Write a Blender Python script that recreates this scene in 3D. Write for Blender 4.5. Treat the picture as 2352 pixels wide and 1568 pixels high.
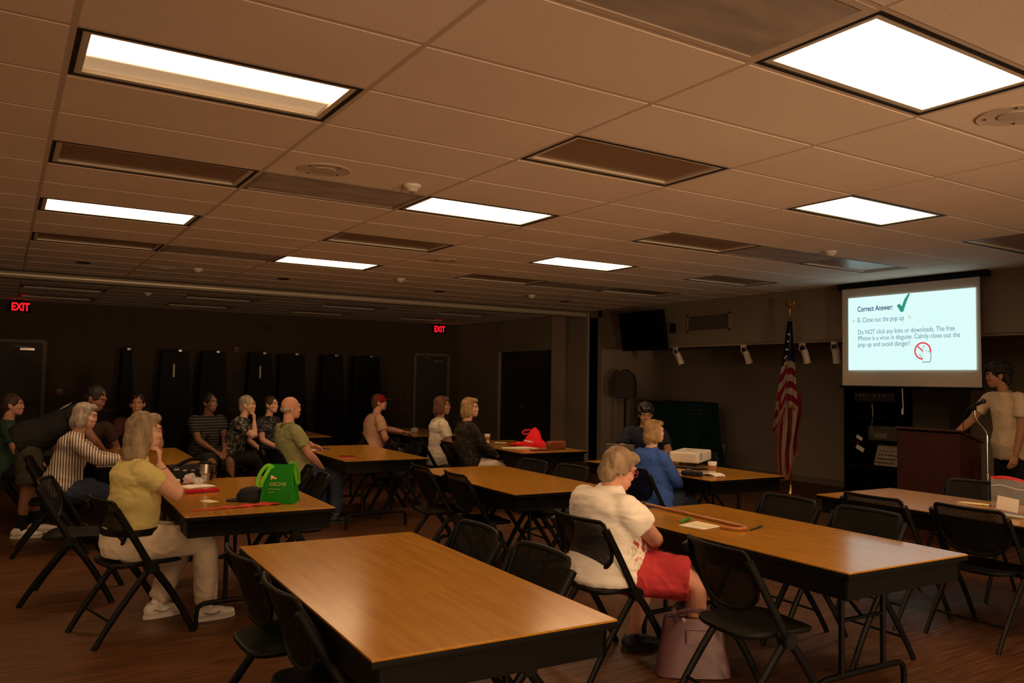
import bpy, bmesh, math, random
import numpy as np
from mathutils import Vector, Matrix, Quaternion, noise
V = Vector
PI = math.pi
random.seed(7)
SC = bpy.context.scene
COL = SC.collection
for o in list(bpy.data.objects): bpy.data.objects.remove(o)

# ------------------------------------------------------------------ camera, world, exposure
F_PX, YAW, PITCH, ROLL = 1863.95, 0.560401, 0.0479608, 0.0162869
CAM_Z = 1.57
cd = bpy.data.cameras.new('camera')
cd.sensor_width = 36.0
cd.lens = F_PX / 2352 * 36.0
cd.clip_start = 0.05
cam = bpy.data.objects.new('camera', cd); COL.objects.link(cam)
fw = V((math.sin(YAW)*math.cos(PITCH), math.cos(YAW)*math.cos(PITCH), math.sin(PITCH)))
r0 = V((math.cos(YAW), -math.sin(YAW), 0)); u0 = r0.cross(fw)
rv = r0*math.cos(ROLL) + u0*math.sin(ROLL); uv = -r0*math.sin(ROLL) + u0*math.cos(ROLL)
cam.matrix_world = Matrix(((rv.x, uv.x, -fw.x, 0), (rv.y, uv.y, -fw.y, 0), (rv.z, uv.z, -fw.z, CAM_Z), (0, 0, 0, 1)))
SC.camera = cam
w = bpy.data.worlds.new('world'); SC.world = w; w.use_nodes = True
w.node_tree.nodes['Background'].inputs[0].default_value = (0, 0, 0, 1)
SC.view_settings.view_transform = 'Standard'
SC.view_settings.look = 'None'
SC.view_settings.gamma = 1.0
SC.view_settings.use_curve_mapping = False
SC.view_settings.exposure = 0.0
SC.cycles.max_bounces = 10
SC.cycles.diffuse_bounces = 6
SC.cycles.transparent_max_bounces = 16

LAMP_COLOR = (1.0, 0.63, 0.34)
LAMP_STRENGTH = 14.0
def fill_spot(name, x, y, z, aim, watts, size, radius):
    ld = bpy.data.lights.new(name, 'SPOT'); ld.energy = watts; ld.color = LAMP_COLOR; ld.spot_size = size; ld.spot_blend = 1.0; ld.shadow_soft_size = radius
    lo = bpy.data.objects.new(name, ld); COL.objects.link(lo); lo.location = (x, y, z)
    lo.rotation_euler = (Vector(aim)-Vector((x, y, z))).to_track_quat('-Z', 'Y').to_euler()
    return lo
FILL_SPOTS = [fill_spot('fill_spot_light', 1.4, -3.4, 0.7, (3.3, 8, 2.75), 760, 1.1, 0.4), fill_spot('fill_spot_light', 5.2, -3.4, 0.7, (5.2, 8, 2.75), 760, 1.1, 0.4)]  # unseen spotlights added behind the camera to brighten ceiling and people
CEIL = 2.923
GX, GY, DX, DY = 0.186, 2.939, 1.2192, 0.6096      # ceiling grid origin and module

# ------------------------------------------------------------------ materials
MATS = {}
def mat(name, col=(0.5, 0.5, 0.5), rough=0.6, metal=0.0, emit=None, estr=1.0, spec=0.5, bump=None, coat=0.0, trans=0.0):
    if name in MATS: return MATS[name]
    m = bpy.data.materials.new(name); m.use_nodes = True
    nt = m.node_tree; b = nt.nodes['Principled BSDF']
    b.inputs['Base Color'].default_value = (*col, 1)
    b.inputs['Roughness'].default_value = rough
    b.inputs['Metallic'].default_value = metal
    b.inputs['Specular IOR Level'].default_value = spec
    b.inputs['Coat Weight'].default_value = coat
    b.inputs['Transmission Weight'].default_value = trans
    if emit:
        b.inputs['Emission Color'].default_value = (*emit, 1)
        b.inputs['Emission Strength'].default_value = estr
    if bump:
        tc = nt.nodes.new('ShaderNodeTexCoord'); nz = nt.nodes.new('ShaderNodeTexNoise')
        nz.inputs['Scale'].default_value = bump[0]; nz.inputs['Detail'].default_value = 4
        bp = nt.nodes.new('ShaderNodeBump'); bp.inputs['Strength'].default_value = bump[1]; bp.inputs['Distance'].default_value = 0.01
        nt.links.new(tc.outputs['Object'], nz.inputs['Vector'])
        nt.links.new(nz.outputs['Fac'], bp.inputs['Height']); nt.links.new(bp.outputs['Normal'], b.inputs['Normal'])
    MATS[name] = m
    return m

class NT:
    """small helper for node graphs"""
    def __init__(s, name, **kw):
        s.m = mat(name, **kw); s.nt = s.m.node_tree; s.b = s.nt.nodes['Principled BSDF']
    def n(s, t, **inp):
        nd = s.nt.nodes.new(t)
        for k, v in inp.items():
            if k in nd.inputs: nd.inputs[k].default_value = v
            else: setattr(nd, k, v)
        return nd
    def l(s, a, b): s.nt.links.new(a, b)
    def coords(s, scale=(1, 1, 1), kind='Object', rot=(0, 0, 0)):
        tc = s.n('ShaderNodeTexCoord'); mp = s.n('ShaderNodeMapping')
        mp.inputs['Scale'].default_value = scale; mp.inputs['Rotation'].default_value = rot
        s.l(tc.outputs[kind], mp.inputs['Vector']); return mp.outputs['Vector']
    def ramp(s, fac, stops):
        r = s.n('ShaderNodeValToRGB'); cr = r.color_ramp
        while len(cr.elements) < len(stops): cr.elements.new(0.5)
        for e, (p, c) in zip(cr.elements, stops): e.position = p; e.color = (*c, 1)
        s.l(fac, r.inputs['Fac']); return r.outputs['Color']
    def mix(s, fac, a, b, mode='MIX'):
        x = s.n('ShaderNodeMix', data_type='RGBA', blend_type=mode)
        for i, val in ((0, fac), (6, a), (7, b)):
            if isinstance(val, (int, float)): x.inputs[i].default_value = val
            elif isinstance(val, tuple): x.inputs[i].default_value = (*val, 1)
            else: s.l(val, x.inputs[i])
        return x.outputs[2]
    def bump(s, h, strength=0.2, dist=0.01):
        bp = s.n('ShaderNodeBump', Strength=strength, Distance=dist)
        s.l(h, bp.inputs['Height']); s.l(bp.outputs['Normal'], s.b.inputs['Normal'])

def wood_top():
    g = NT('table_laminate', rough=0.19, spec=0.55)
    c = g.coords((11, 0.9, 11))
    n1 = g.n('ShaderNodeTexNoise', Scale=3.0, Detail=3.0, Distortion=0.4); g.l(c, n1.inputs['Vector'])
    c2 = g.coords((18, 1.2, 18)); n2 = g.n('ShaderNodeTexNoise', Scale=3.0, Detail=2.0); g.l(c2, n2.inputs['Vector'])
    c3 = g.coords((5.5, 0.45, 5.5)); wv = g.n('ShaderNodeTexWave', Scale=2.2, Distortion=7.0, Detail=3.0); wv.inputs['Detail Scale'].default_value = 1.2
    g.l(c3, wv.inputs['Vector'])
    a = g.ramp(n1.outputs['Fac'], [(0.3, (0.37, 0.165, 0.015)), (0.7, (0.46, 0.222, 0.024))])
    b = g.ramp(n2.outputs['Fac'], [(0.35, (0.96, 0.95, 0.93)), (0.65, (1, 1, 1))])
    d = g.ramp(wv.outputs['Fac'], [(0.0, (0.86, 0.82, 0.74)), (0.25, (1, 1, 1))])
    x = g.mix(0.7, a, b, 'MULTIPLY'); x = g.mix(0.08, x, d, 'MULTIPLY')
    g.l(x, g.b.inputs['Base Color'])
    return g.m
def wood_floor():
    g = NT('floor_planks', rough=0.5, spec=0.3)
    c = g.coords((1, 1, 1))
    br = g.n('ShaderNodeTexBrick', offset=0.37); br.inputs['Scale'].default_value = 1.0
    br.inputs['Brick Width'].default_value = 1.2; br.inputs['Row Height'].default_value = 0.15; br.inputs['Mortar Size'].default_value = 0.0012
    br.inputs['Color1'].default_value = (0.30, 0.30, 0.30, 1); br.inputs['Color2'].default_value = (0.75, 0.75, 0.75, 1); br.inputs['Mortar'].default_value = (0, 0, 0, 1)
    g.l(c, br.inputs['Vector'])
    c2 = g.coords((1.6, 26, 1)); n1 = g.n('ShaderNodeTexNoise', Scale=2.0, Detail=6.0, Distortion=0.5); g.l(c2, n1.inputs['Vector'])
    a = g.ramp(n1.outputs['Fac'], [(0.28, (0.034, 0.0125, 0.004)), (0.5, (0.088, 0.035, 0.012)), (0.72, (0.170, 0.073, 0.027))])
    b = g.ramp(br.outputs['Color'], [(0.0, (0.40, 0.36, 0.34)), (0.12, (0.72, 0.70, 0.68)), (0.8, (1.15, 1.15, 1.15))])
    g.l(g.mix(0.8, a, b, 'MULTIPLY'), g.b.inputs['Base Color'])
    g.bump(n1.outputs['Fac'], 0.05, 0.003)
    return g.m
def tile_mat():
    g = NT('ceiling_tile', rough=0.95, spec=0.1)
    c = g.coords((1, 1, 1)); n = g.n('ShaderNodeTexNoise', Scale=220.0, Detail=3.0); g.l(c, n.inputs['Vector'])
    n2 = g.n('ShaderNodeTexNoise', Scale=1.4, Detail=2.0); g.l(c, n2.inputs['Vector'])
    a = g.ramp(n.outputs['Fac'], [(0.35, (0.78, 0.67, 0.57)), (0.6, (0.90, 0.79, 0.69))])
    b = g.ramp(n2.outputs['Fac'], [(0.3, (0.93, 0.92, 0.91)), (0.7, (1, 1, 1))])
    g.l(g.mix(1.0, a, b, 'MULTIPLY'), g.b.inputs['Base Color']); g.bump(n.outputs['Fac'], 0.35, 0.004)
    return g.m
def perforated():
    g = NT('perforated_metal', rough=0.6, spec=0.3)
    c = g.coords((1, 1, 1))
    v = g.n('ShaderNodeTexVoronoi', Scale=110.0, Randomness=0.0); g.l(c, v.inputs['Vector'])
    n = g.n('ShaderNodeTexNoise', Scale=2.5, Detail=3.0); g.l(g.coords((1, 3, 1)), n.inputs['Vector'])
    a = g.ramp(v.outputs['Distance'], [(0.30, (0.16, 0.13, 0.115)), (0.42, (0.46, 0.41, 0.37))])
    b = g.ramp(n.outputs['Fac'], [(0.35, (0.72, 0.70, 0.68)), (0.65, (1, 1, 1))])
    g.l(g.mix(1.0, a, b, 'MULTIPLY'), g.b.inputs['Base Color'])
    return g.m
def chair_mesh_mat():
    g = NT('chair_back_mesh', col=(0.004, 0.004, 0.0035), rough=0.6, spec=0.15)
    c = g.coords((1, 1, 1), rot=(PI/2, 0, 0))
    br = g.n('ShaderNodeTexBrick', offset=0.5); br.inputs['Scale'].default_value = 1.0
    br.inputs['Brick Width'].default_value = 0.019; br.inputs['Row Height'].default_value = 0.009; br.inputs['Mortar Size'].default_value = 0.0022
    br.inputs['Color1'].default_value = (1, 1, 1, 1); br.inputs['Color2'].default_value = (0.75, 0.75, 0.75, 1); br.inputs['Mortar'].default_value = (0, 0, 0, 1)
    g.l(c, br.inputs['Vector'])
    t = g.n('ShaderNodeBsdfTransparent'); mx = g.n('ShaderNodeMixShader')
    mu = g.n('ShaderNodeMath', operation='MULTIPLY'); mu.inputs[1].default_value = 0.26
    g.l(br.outputs['Color'], mu.inputs[0]); g.l(mu.outputs[0], mx.inputs[0]); g.l(g.b.outputs[0], mx.inputs[1]); g.l(t.outputs[0], mx.inputs[2])
    g.l(mx.outputs[0], g.nt.nodes['Material Output'].inputs['Surface'])
    return g.m
def clear_mat(name, tint=(1, 1, 1), amount=0.82, rough=0.08):
    g = NT(name, col=(0.9, 0.9, 0.9), rough=rough, spec=0.8)
    t = g.n('ShaderNodeBsdfTransparent', Color=(*tint, 1)); mx = g.n('ShaderNodeMixShader'); mx.inputs[0].default_value = amount
    g.l(g.b.outputs[0], mx.inputs[1]); g.l(t.outputs[0], mx.inputs[2]); g.l(mx.outputs[0], g.nt.nodes['Material Output'].inputs['Surface'])
    return g.m
def stripes(name, c1, c2, scale, axis='Z', rough=0.9, width=0.5):
    g = NT(name, rough=rough, spec=0.2)
    wv = g.n('ShaderNodeTexWave', Scale=scale, Distortion=0.0, bands_direction=axis); wv.inputs['Detail Scale'].default_value = 0.6
    g.l(g.coords(), wv.inputs['Vector'])
    g.l(g.ramp(wv.outputs['Fac'], [(width-0.08, c1), (width+0.08, c2)]), g.b.inputs['Base Color']); return g.m
def blotch(name, cols, scale, rough=0.9):
    g = NT(name, rough=rough, spec=0.2)
    n = g.n('ShaderNodeTexNoise', Scale=scale, Detail=4.0, Distortion=1.5); g.l(g.coords(), n.inputs['Vector'])
    k = len(cols); g.l(g.ramp(n.outputs['Fac'], [(0.36+0.3*i/max(1, k-1), c) for i, c in enumerate(cols)]), g.b.inputs['Base Color']); return g.m
def cloth(name, col, rough=0.92, bs=130, bst=0.25):
    return mat(name, col, rough, spec=0.2, bump=(bs, bst))
def floral_shirt():
    g = NT('white_shirt_floral', rough=0.9, spec=0.2)
    tc = g.n('ShaderNodeTexCoord'); sb = g.n('ShaderNodeVectorMath', operation='DISTANCE'); sb.inputs[1].default_value = (0.24, 0.13, 0.64)
    g.l(tc.outputs['Object'], sb.inputs[0])
    mask = g.ramp(sb.outputs['Value'], [(0.13, (1, 1, 1)), (0.17, (0, 0, 0))])
    n = g.n('ShaderNodeTexNoise', Scale=17.0, Detail=2.0, Distortion=1.0); g.l(tc.outputs['Object'], n.inputs['Vector'])
    fl = g.ramp(n.outputs['Fac'], [(0.38, (0.45, 0.07, 0.05)), (0.45, (0.86, 0.81, 0.74)), (0.55, (0.86, 0.81, 0.74)), (0.60, (0.30, 0.36, 0.13)), (0.68, (0.86, 0.81, 0.74))])
    g.l(g.mix(mask, (0.86, 0.81, 0.74), fl), g.b.inputs['Base Color'])
    n2 = g.n('ShaderNodeTexNoise', Scale=260.0, Detail=2.0); g.l(tc.outputs['Object'], n2.inputs['Vector']); g.bump(n2.outputs['Fac'], 0.15, 0.003)
    return g.m
M_TOP = wood_top(); M_FLOOR = wood_floor(); M_TILE = tile_mat(); M_PERF = perforated(); M_MESH = chair_mesh_mat()
M_GRID = mat('grid_metal', (0.58, 0.48, 0.40), 0.6)
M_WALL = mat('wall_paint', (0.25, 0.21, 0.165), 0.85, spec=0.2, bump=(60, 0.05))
M_WALLSHADE = mat('wall_shaded_back', (0.075, 0.058, 0.045), 0.85, spec=0.2, bump=(60, 0.05))  # wall colour darkened to stand in for the unlit back of the room
M_BASE = mat('rubber_baseboard', (0.16, 0.14, 0.12), 0.6)
M_BLACK = mat('black_plastic', (0.0045, 0.0045, 0.004), 0.5, spec=.18)
M_BLKM = mat('black_metal', (0.003, 0.003, 0.003), 0.5, spec=.16)
M_MATTE = mat('black_matte', (0.004, 0.004, 0.004), 0.85, spec=.2)
M_EDGE = mat('black_table_edge', (0.003, 0.0026, 0.002), 0.55, spec=.14)
M_WHITEP = mat('white_plastic', (0.75, 0.70, 0.62), 0.45)
M_PAPER = mat('white_paper', (0.82, 0.80, 0.74), 0.9)
M_CREAM = mat('cream_paper', (0.80, 0.72, 0.42), 0.9)
M_CHROME = mat('chrome', (0.75, 0.73, 0.70), 0.18, 1.0)
M_STEEL = mat('brushed_steel', (0.55, 0.52, 0.48), 0.3, 1.0)
M_BRASS = mat('brass', (0.65, 0.42, 0.14), 0.3, 1.0)
M_DOOR = mat('door_dark', (0.035, 0.026, 0.020), 0.6)
M_FRAME = mat('door_frame', (0.14, 0.12, 0.10), 0.6)
M_RED = cloth('red_cloth', (0.75, 0.02, 0.03))
M_GREEN = cloth('green_cloth', (0.026, 0.36, 0.020), 0.6, 200, 0.1)
M_LIME = cloth('lime_strap', (0.14, 0.52, 0.025), 0.6, 200, 0.1)

# ------------------------------------------------------------------ mesh building
class MB:
    def __init__(s): s.bm = bmesh.new()
    def _add(s, tb, M=None):
        if M: bmesh.ops.transform(tb, matrix=M, verts=tb.verts)
        me = bpy.data.meshes.new('t'); tb.to_mesh(me); tb.free(); s.bm.from_mesh(me); bpy.data.meshes.remove(me); return s
    def box(s, c, size, rot=None, bev=0.0, seg=2):
        tb = bmesh.new(); bmesh.ops.create_cube(tb, size=1)
        bmesh.ops.scale(tb, vec=V(size), verts=tb.verts)
        if bev: bmesh.ops.bevel(tb, geom=tb.edges[:], offset=bev, segments=seg, affect='EDGES', profile=0.6)
        M = Matrix.Translation(V(c))
        if rot is not None: M = M @ (rot if isinstance(rot, Matrix) else Matrix.Rotation(rot, 4, 'Z'))
        return s._add(tb, M)
    def cyl(s, p0, p1, r, r1=None, n=16, bev=0.0):
        p0, p1 = V(p0), V(p1); d = p1-p0; tb = bmesh.new()
        bmesh.ops.create_cone(tb, cap_ends=True, segments=n, radius1=r, radius2=r if r1 is None else r1, depth=d.length)
        if bev: bmesh.ops.bevel(tb, geom=[e for e in tb.edges if len([f for f in e.link_faces if len(f.verts) > 4]) == 1], offset=bev, segments=2, affect='EDGES')
        return s._add(tb, Matrix.Translation((p0+p1)/2) @ d.to_track_quat('Z', 'Y').to_matrix().to_4x4())
    def ell(s, c, r, rot=None, n=16):
        tb = bmesh.new(); bmesh.ops.create_uvsphere(tb, u_segments=n, v_segments=max(6, n*2//3), radius=1)
        bmesh.ops.scale(tb, vec=V(r) if not isinstance(r, (int, float)) else V((r, r, r)), verts=tb.verts)
        return s._add(tb, Matrix.Translation(V(c)) @ (rot if rot is not None else Matrix()))
    def rings(s, R, cap0=True, cap1=True, closed=True):
        vs = [[s.bm.verts.new(p) for p in r] for r in R]; n = len(R[0])
        for a, b in zip(vs, vs[1:]):
            for i in range(n if closed else n-1):
                j = (i+1) % n; s.bm.faces.new((a[i], a[j], b[j], b[i]))
        if closed:
            if cap0: s.bm.faces.new(list(reversed(vs[0])))
            if cap1: s.bm.faces.new(vs[-1])
        return s
    def tube(s, pts, r, n=10, smooth=0, flat=None):
        """pts through which a tube runs; r number or list; flat=(normal, ratio) squashes the section"""
        P = [V(p) for p in pts]; rad = list(r) if isinstance(r, (list, tuple)) else [r]*len(P)
        for _ in range(smooth):
            Q = [P[0]]; q = [rad[0]]
            for i in range(len(P)-1):
                Q += [P[i].lerp(P[i+1], .25), P[i].lerp(P[i+1], .75)]; q += [rad[i]*.75+rad[i+1]*.25, rad[i]*.25+rad[i+1]*.75]
            Q.append(P[-1]); q.append(rad[-1]); P, rad = Q, q
        T = [(P[min(i+1, len(P)-1)]-P[max(i-1, 0)]).normalized() for i in range(len(P))]
        if flat: up = V(flat[0])
        else: up = V((0, 0, 1)) if abs(T[0].z) < 0.9 else V((0, 1, 0))
        R = []; x = None
        for p, t, a in zip(P, T, rad):
            if flat: x = t.cross(up)
            elif x is None: x = t.cross(up)
            x = (x - t*x.dot(t)); x = x.normalized() if x.length > 1e-6 else t.orthogonal().normalized()
            y = t.cross(x); k = flat[1] if flat else 1.0
            R.append([p + x*math.cos(2*PI*i/n)*a + y*math.sin(2*PI*i/n)*a*k for i in range(n)])
        return s.rings(R)
    def lathe(s, prof, c=(0, 0, 0), n=24, M=None):
        tb = MB(); R = [[V((max(r, 1e-4)*math.cos(2*PI*i/n), max(r, 1e-4)*math.sin(2*PI*i/n), z)) for i in range(n)] for r, z in prof]
        tb.rings(R); return s._add(tb.bm, Matrix.Translation(V(c)) @ (M if M is not None else Matrix()))
    def prism(s, pts, z0, z1, M=None, bev=0):
        tb = bmesh.new(); f = tb.faces.new([tb.verts.new((p[0], p[1], z0)) for p in pts])
        e = bmesh.ops.extrude_face_region(tb, geom=[f]); bmesh.ops.translate(tb, vec=(0, 0, z1-z0), verts=[v for v in e['geom'] if isinstance(v, bmesh.types.BMVert)])
        bmesh.ops.recalc_face_normals(tb, faces=tb.faces)
        if bev: bmesh.ops.bevel(tb, geom=tb.edges[:], offset=bev, segments=2, affect='EDGES')
        return s._add(tb, M)
    def sheet(s, fn, nu, nv, th=0.0):
        vs = [[s.bm.verts.new(fn(i/nu, j/nv)) for i in range(nu+1)] for j in range(nv+1)]
        for j in range(nv):
            for i in range(nu): s.bm.faces.new((vs[j][i], vs[j][i+1], vs[j+1][i+1], vs[j+1][i]))
        if th:
            s.bm.normal_update(); g = s.bm.faces[-nu*nv:] if False else s.bm.faces[:]
            bmesh.ops.solidify(s.bm, geom=g, thickness=th)
        return s
    def build(s, name, m, parent=None, smooth=True, angle=0.7, loc=None):
        bmesh.ops.recalc_face_normals(s.bm, faces=s.bm.faces)
        if smooth:
            for f in s.bm.faces: f.smooth = True
            for e in s.bm.edges:
                if len(e.link_faces) == 2 and e.calc_face_angle(0) > angle: e.smooth = False
        me = bpy.data.meshes.new(name); s.bm.to_mesh(me); s.bm.free()
        for x in (m if isinstance(m, (list, tuple)) else [m]): me.materials.append(x)
        o = bpy.data.objects.new(name, me); COL.objects.link(o)
        if smooth and len(me.vertices) < 1500: wn = o.modifiers.new('wn', 'WEIGHTED_NORMAL'); wn.keep_sharp = True
        if parent is not None: o.parent = parent
        if loc is not None: o.location = loc
        return o

def tag(o, label, cat, group=None):
    o['label'] = label; o['category'] = cat
    if group: o['group'] = group
    return o
def thing(name, label, cat, loc=(0, 0, 0), rz=0.0, group=None):
    o = bpy.data.objects.new(name, None); o.empty_display_size = 0.1; COL.objects.link(o)
    o.location = loc; o.rotation_euler = (0, 0, rz)
    return tag(o, label, cat, group)
def struct(name, mb, m, parent=None, **kw):
    o = mb.build(name, m, parent, **kw)
    if parent is None: o['kind'] = 'structure'
    return o
KIDS = {}
def dup(root, loc, rz, label, group=None, name=None):
    r = root.copy(); COL.objects.link(r); r.location = loc; r.rotation_euler = (0, 0, rz); r['label'] = label
    if group: r['group'] = group
    def rec(src, dst):
        for ch in [c for c in bpy.data.objects if c.parent == src]:
            c = ch.copy(); COL.objects.link(c); c.parent = dst; rec(ch, c)
    rec(root, r); return r
def text_obj(name, s, size, m, parent, M, ext=0.0008, bold=0.0, align='LEFT'):
    cu = bpy.data.curves.new('txt', 'FONT'); cu.body = s; cu.size = size; cu.extrude = ext; cu.offset = bold; cu.align_x = align
    t = bpy.data.objects.new('txt', cu); COL.objects.link(t)
    dg = bpy.context.evaluated_depsgraph_get(); me = bpy.data.meshes.new_from_object(t.evaluated_get(dg))
    bpy.data.objects.remove(t); bpy.data.curves.remove(cu)
    me.transform(M); me.materials.clear(); me.materials.append(m); me.name = name
    o = bpy.data.objects.new(name, me); COL.objects.link(o); o.parent = parent; return o

# ------------------------------------------------------------------ room shell
XL, XR, XA, YF, YB, SOF = -3.0, 9.6, 11.12, -4.0, 17.8, 2.2
struct('floor', MB().box(((XL+XA)/2, (YF+YB)/2, -0.05), (XA-XL+0.4, YB-YF+0.4, 0.1)), M_FLOOR)
struct('wall_back', MB().box(((XL+XR)/2+0.4, YB+0.06, 1.5), (XR-XL+1.2, 0.12, 3.2)), M_WALLSHADE)
M_PALE = mat('bounce_wall_paint', (0.72, 0.67, 0.58), 0.85)  # unseen walls given a pale colour to bounce light into the room
struct('wall_left', MB().box((XL-0.06, (YF+YB)/2, 1.5), (0.12, YB-YF+0.2, 3.2)), M_PALE)
struct('wall_front', MB().box(((XL+XA)/2, YF-0.06, 1.5), (XA-XL+0.4, 0.12, 3.2)), M_PALE)
struct('wall_right', MB().box(((XR+XA)/2+0.05, (YF+12.1)/2, (SOF+3.1)/2), (XA-XR+0.1, 12.1-YF, 3.1-SOF))      # soffit over the alcove
       .box((XR+0.08, 16.85, 1.55), (0.16, 1.95, 3.1))
       .box((XR+0.08, 14.82, 2.66), (0.16, 2.13, 0.9)).box((XR+0.08, 12.28, 2.95), (0.16, 0.36, 0.3)), M_WALL)
struct('wall_pier', MB().box((XR+0.08, 13.43, 1.55), (0.16, 0.66, 3.1)), mat('pier_lit_tone', (0.42, 0.34, 0.26), 0.85))  # spilled light painted in as a lighter colour than the wall
struct('wall_alcove', MB().box((XA+0.06, (YF+12.1)/2, 1.1), (0.12, 12.1-YF, 2.25)).box(((XR+XA)/2+0.06, 12.16, 1.55), (XA-XR+0.12, 0.12, 3.1)), M_WALL)
struct('baseboard_right', MB().box((XA-0.008, (YF+12.1)/2, 0.05), (0.016, 12.1-YF, 0.1)), M_BASE)
struct('baseboard_back', MB().box(((XL+XR)/2, YB-0.008, 0.05), (XR-XL, 0.016, 0.1)), M_BASE)
struct('trim_1', MB().box((5.6, YB-0.012, 0.86), (8.0, 0.024, 0.05)), mat('rail_wood', (0.10, 0.035, 0.02), 0.5))

LIT = [(0, 1), (0, 7), (2, -2), (2, 4), (2, 10), (4, 1), (4, 7), (0, -5), (4, -5), (2, -5), (2, -8), (-2, -2), (-2, 4), (6, -8), (-2, -8)]  # last entries are unseen panels added to brighten the room
DARK = [(0, 4), (0, 10), (2, 1), (2, 7), (4, 4), (4, 10), (6, 1), (6, 4), (6, 7), (6, 10), (0, 19), (0, 22), (2, 19), (2, 22), (4, 19), (4, 22), (6, 19), (6, 22)]
PANELS = [(1, 4), (1, 10), (5, 4), (5, 10), (1, -2)]
HOLES = set(LIT) | set(DARK) | set(PANELS)
def cell(u, v): return (GX+DX*(u+0.5), GY+DY*(v+0.5))
ce = MB(); gr = MB()
us = range(-3, 8); vs_ = range(-12, 25)
for u in us:
    for v in vs_:
        if (u, v) in HOLES: continue
        x0, x1 = max(XL, GX+DX*u)+0.011, min(XR, GX+DX*(u+1))-0.011; y0, y1 = max(YF, GY+DY*v)+0.011, min(YB, GY+DY*(v+1))-0.011
        if x1-x0 < .05 or y1-y0 < .05: continue
        i = 0.005
        a = [V((x0, y0, CEIL+.004)), V((x1, y0, CEIL+.004)), V((x1, y1, CEIL+.004)), V((x0, y1, CEIL+.004))]
        b = [V((x0+i, y0+i, CEIL)), V((x1-i, y0+i, CEIL)), V((x1-i, y1-i, CEIL)), V((x0+i, y1-i, CEIL))]
        ce.rings([a, b], cap0=False)
struct('ceiling', ce.box(((XL+XR)/2, (YF+YB)/2, CEIL+0.2), (XR-XL+0.3, YB-YF+0.3, 0.06)), M_TILE, smooth=False)
for u in range(-3, 9):
    x = GX+DX*u
    if XL < x < XR: gr.box((x, (YF+YB)/2, CEIL+0.0125), (0.026, YB-YF, 0.02))
for v in range(-12, 25):
    y = GY+DY*v
    if YF < y < YB: gr.box(((XL+XR)/2, y, CEIL+0.0130), (XR-XL, 0.024, 0.02))
for (u, v) in ((1.5, 3.0), (3.5, 8.0), (1.5, 13.0), (3.5, -2.0)):           # short cross tees where a tile is split beside a loudspeaker
    gr.box((GX+DX*u, GY+DY*(v+0.5), CEIL+0.012), (0.02, DY, 0.02))
struct('trim_2', gr, M_GRID)

# ------------------------------------------------------------------ ceiling fittings
M_LITE = mat('lit_diffuser', (0.8, 0.8, 0.8), 0.5, emit=LAMP_COLOR, estr=LAMP_STRENGTH)
M_OFF = mat('unlit_diffuser', (0.30, 0.20, 0.13), 0.3, spec=0.4)
M_TROF = mat('troffer_metal', (0.62, 0.55, 0.46), 0.45)
M_GAP = mat('troffer_gap', (0.01, 0.01, 0.01), 0.7)
def half_lit():
    g = NT('half_lit_diffuser', col=(0.7, 0.66, 0.55), rough=0.4)
    tc = g.n('ShaderNodeTexCoord'); sp = g.n('ShaderNodeSeparateXYZ'); g.l(tc.outputs['Object'], sp.inputs[0])
    mr = g.n('ShaderNodeMapRange', interpolation_type='SMOOTHSTEP'); mr.inputs['From Min'].default_value = -0.03; mr.inputs['From Max'].default_value = 0.085
    mr.inputs['To Min'].default_value = LAMP_STRENGTH; mr.inputs['To Max'].default_value = 0.30
    g.l(sp.outputs['Y'], mr.inputs['Value']); g.l(mr.outputs[0], g.b.inputs['Emission Strength']); g.b.inputs['Emission Color'].default_value = (*LAMP_COLOR, 1)
    return g.m
M_HALF = half_lit()
def ring4(mb, w, h, t, z0, z1):
    zc, dz = (z0+z1)/2, z1-z0
    mb.box((0, h/2-t/2, zc), (w, t, dz)).box((0, -h/2+t/2, zc), (w, t, dz)).box((w/2-t/2, 0, zc), (t, h-2*t, dz)).box((-w/2+t/2, 0, zc), (t, h-2*t, dz)); return mb
def troffer(name, label, lm, u, v, group):
    x, y = cell(u, v); t = thing(name, label, 'ceiling light', (x, y, CEIL), 0, group)
    W, H = DX-0.026, DY-0.026
    ring4(MB(), W, H, 0.022, 0.002, 0.10).box((0, 0, 0.105), (W, H, 0.01)).build('housing', M_GAP, t, smooth=False)
    ring4(MB(), W-0.046, H-0.046, 0.030, 0.006, 0.024).build('frame', M_TROF, t, smooth=False)
    d = MB().box((0, 0, 0.022 if lm is M_OFF else 0.028), (W-0.05, H-0.05, 0.006)).build('diffuser', lm, t, smooth=False)
    return t
lit_lab = {(0, 1): 'largest lit ceiling light at upper left, far half of its lens dim', (0, 7): 'lit ceiling light panel at left between two unlit ones',
 (2, -2): 'brightest square-looking lit ceiling light at upper right', (2, 4): 'lit ceiling light over the middle, beside the smoke detector',
 (2, 10): 'small lit ceiling light far back left of centre', (4, 1): 'lit ceiling light at right, above the projection screen', (4, 7): 'small lit ceiling light far back right of centre'}
first = {}
def fitting(kind, name, u, v, lab, group):
    x, y = cell(u, v)
    if kind not in first: first[kind] = troffer(name, lab, M_LITE if kind == 'l' else M_OFF, u, v, group); return first[kind]
    return dup(first[kind], (x, y, CEIL), 0, lab, group)
for k in LIT:
    if k == (0, 1): troffer('ceiling_light', lit_lab[k], M_HALF, 0, 1, 'lit ceiling lights'); continue
    fitting('l', 'ceiling_light', *k, lit_lab.get(k, 'lit ceiling light panel added unseen behind or beside the photographer'), 'lit ceiling lights')
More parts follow.
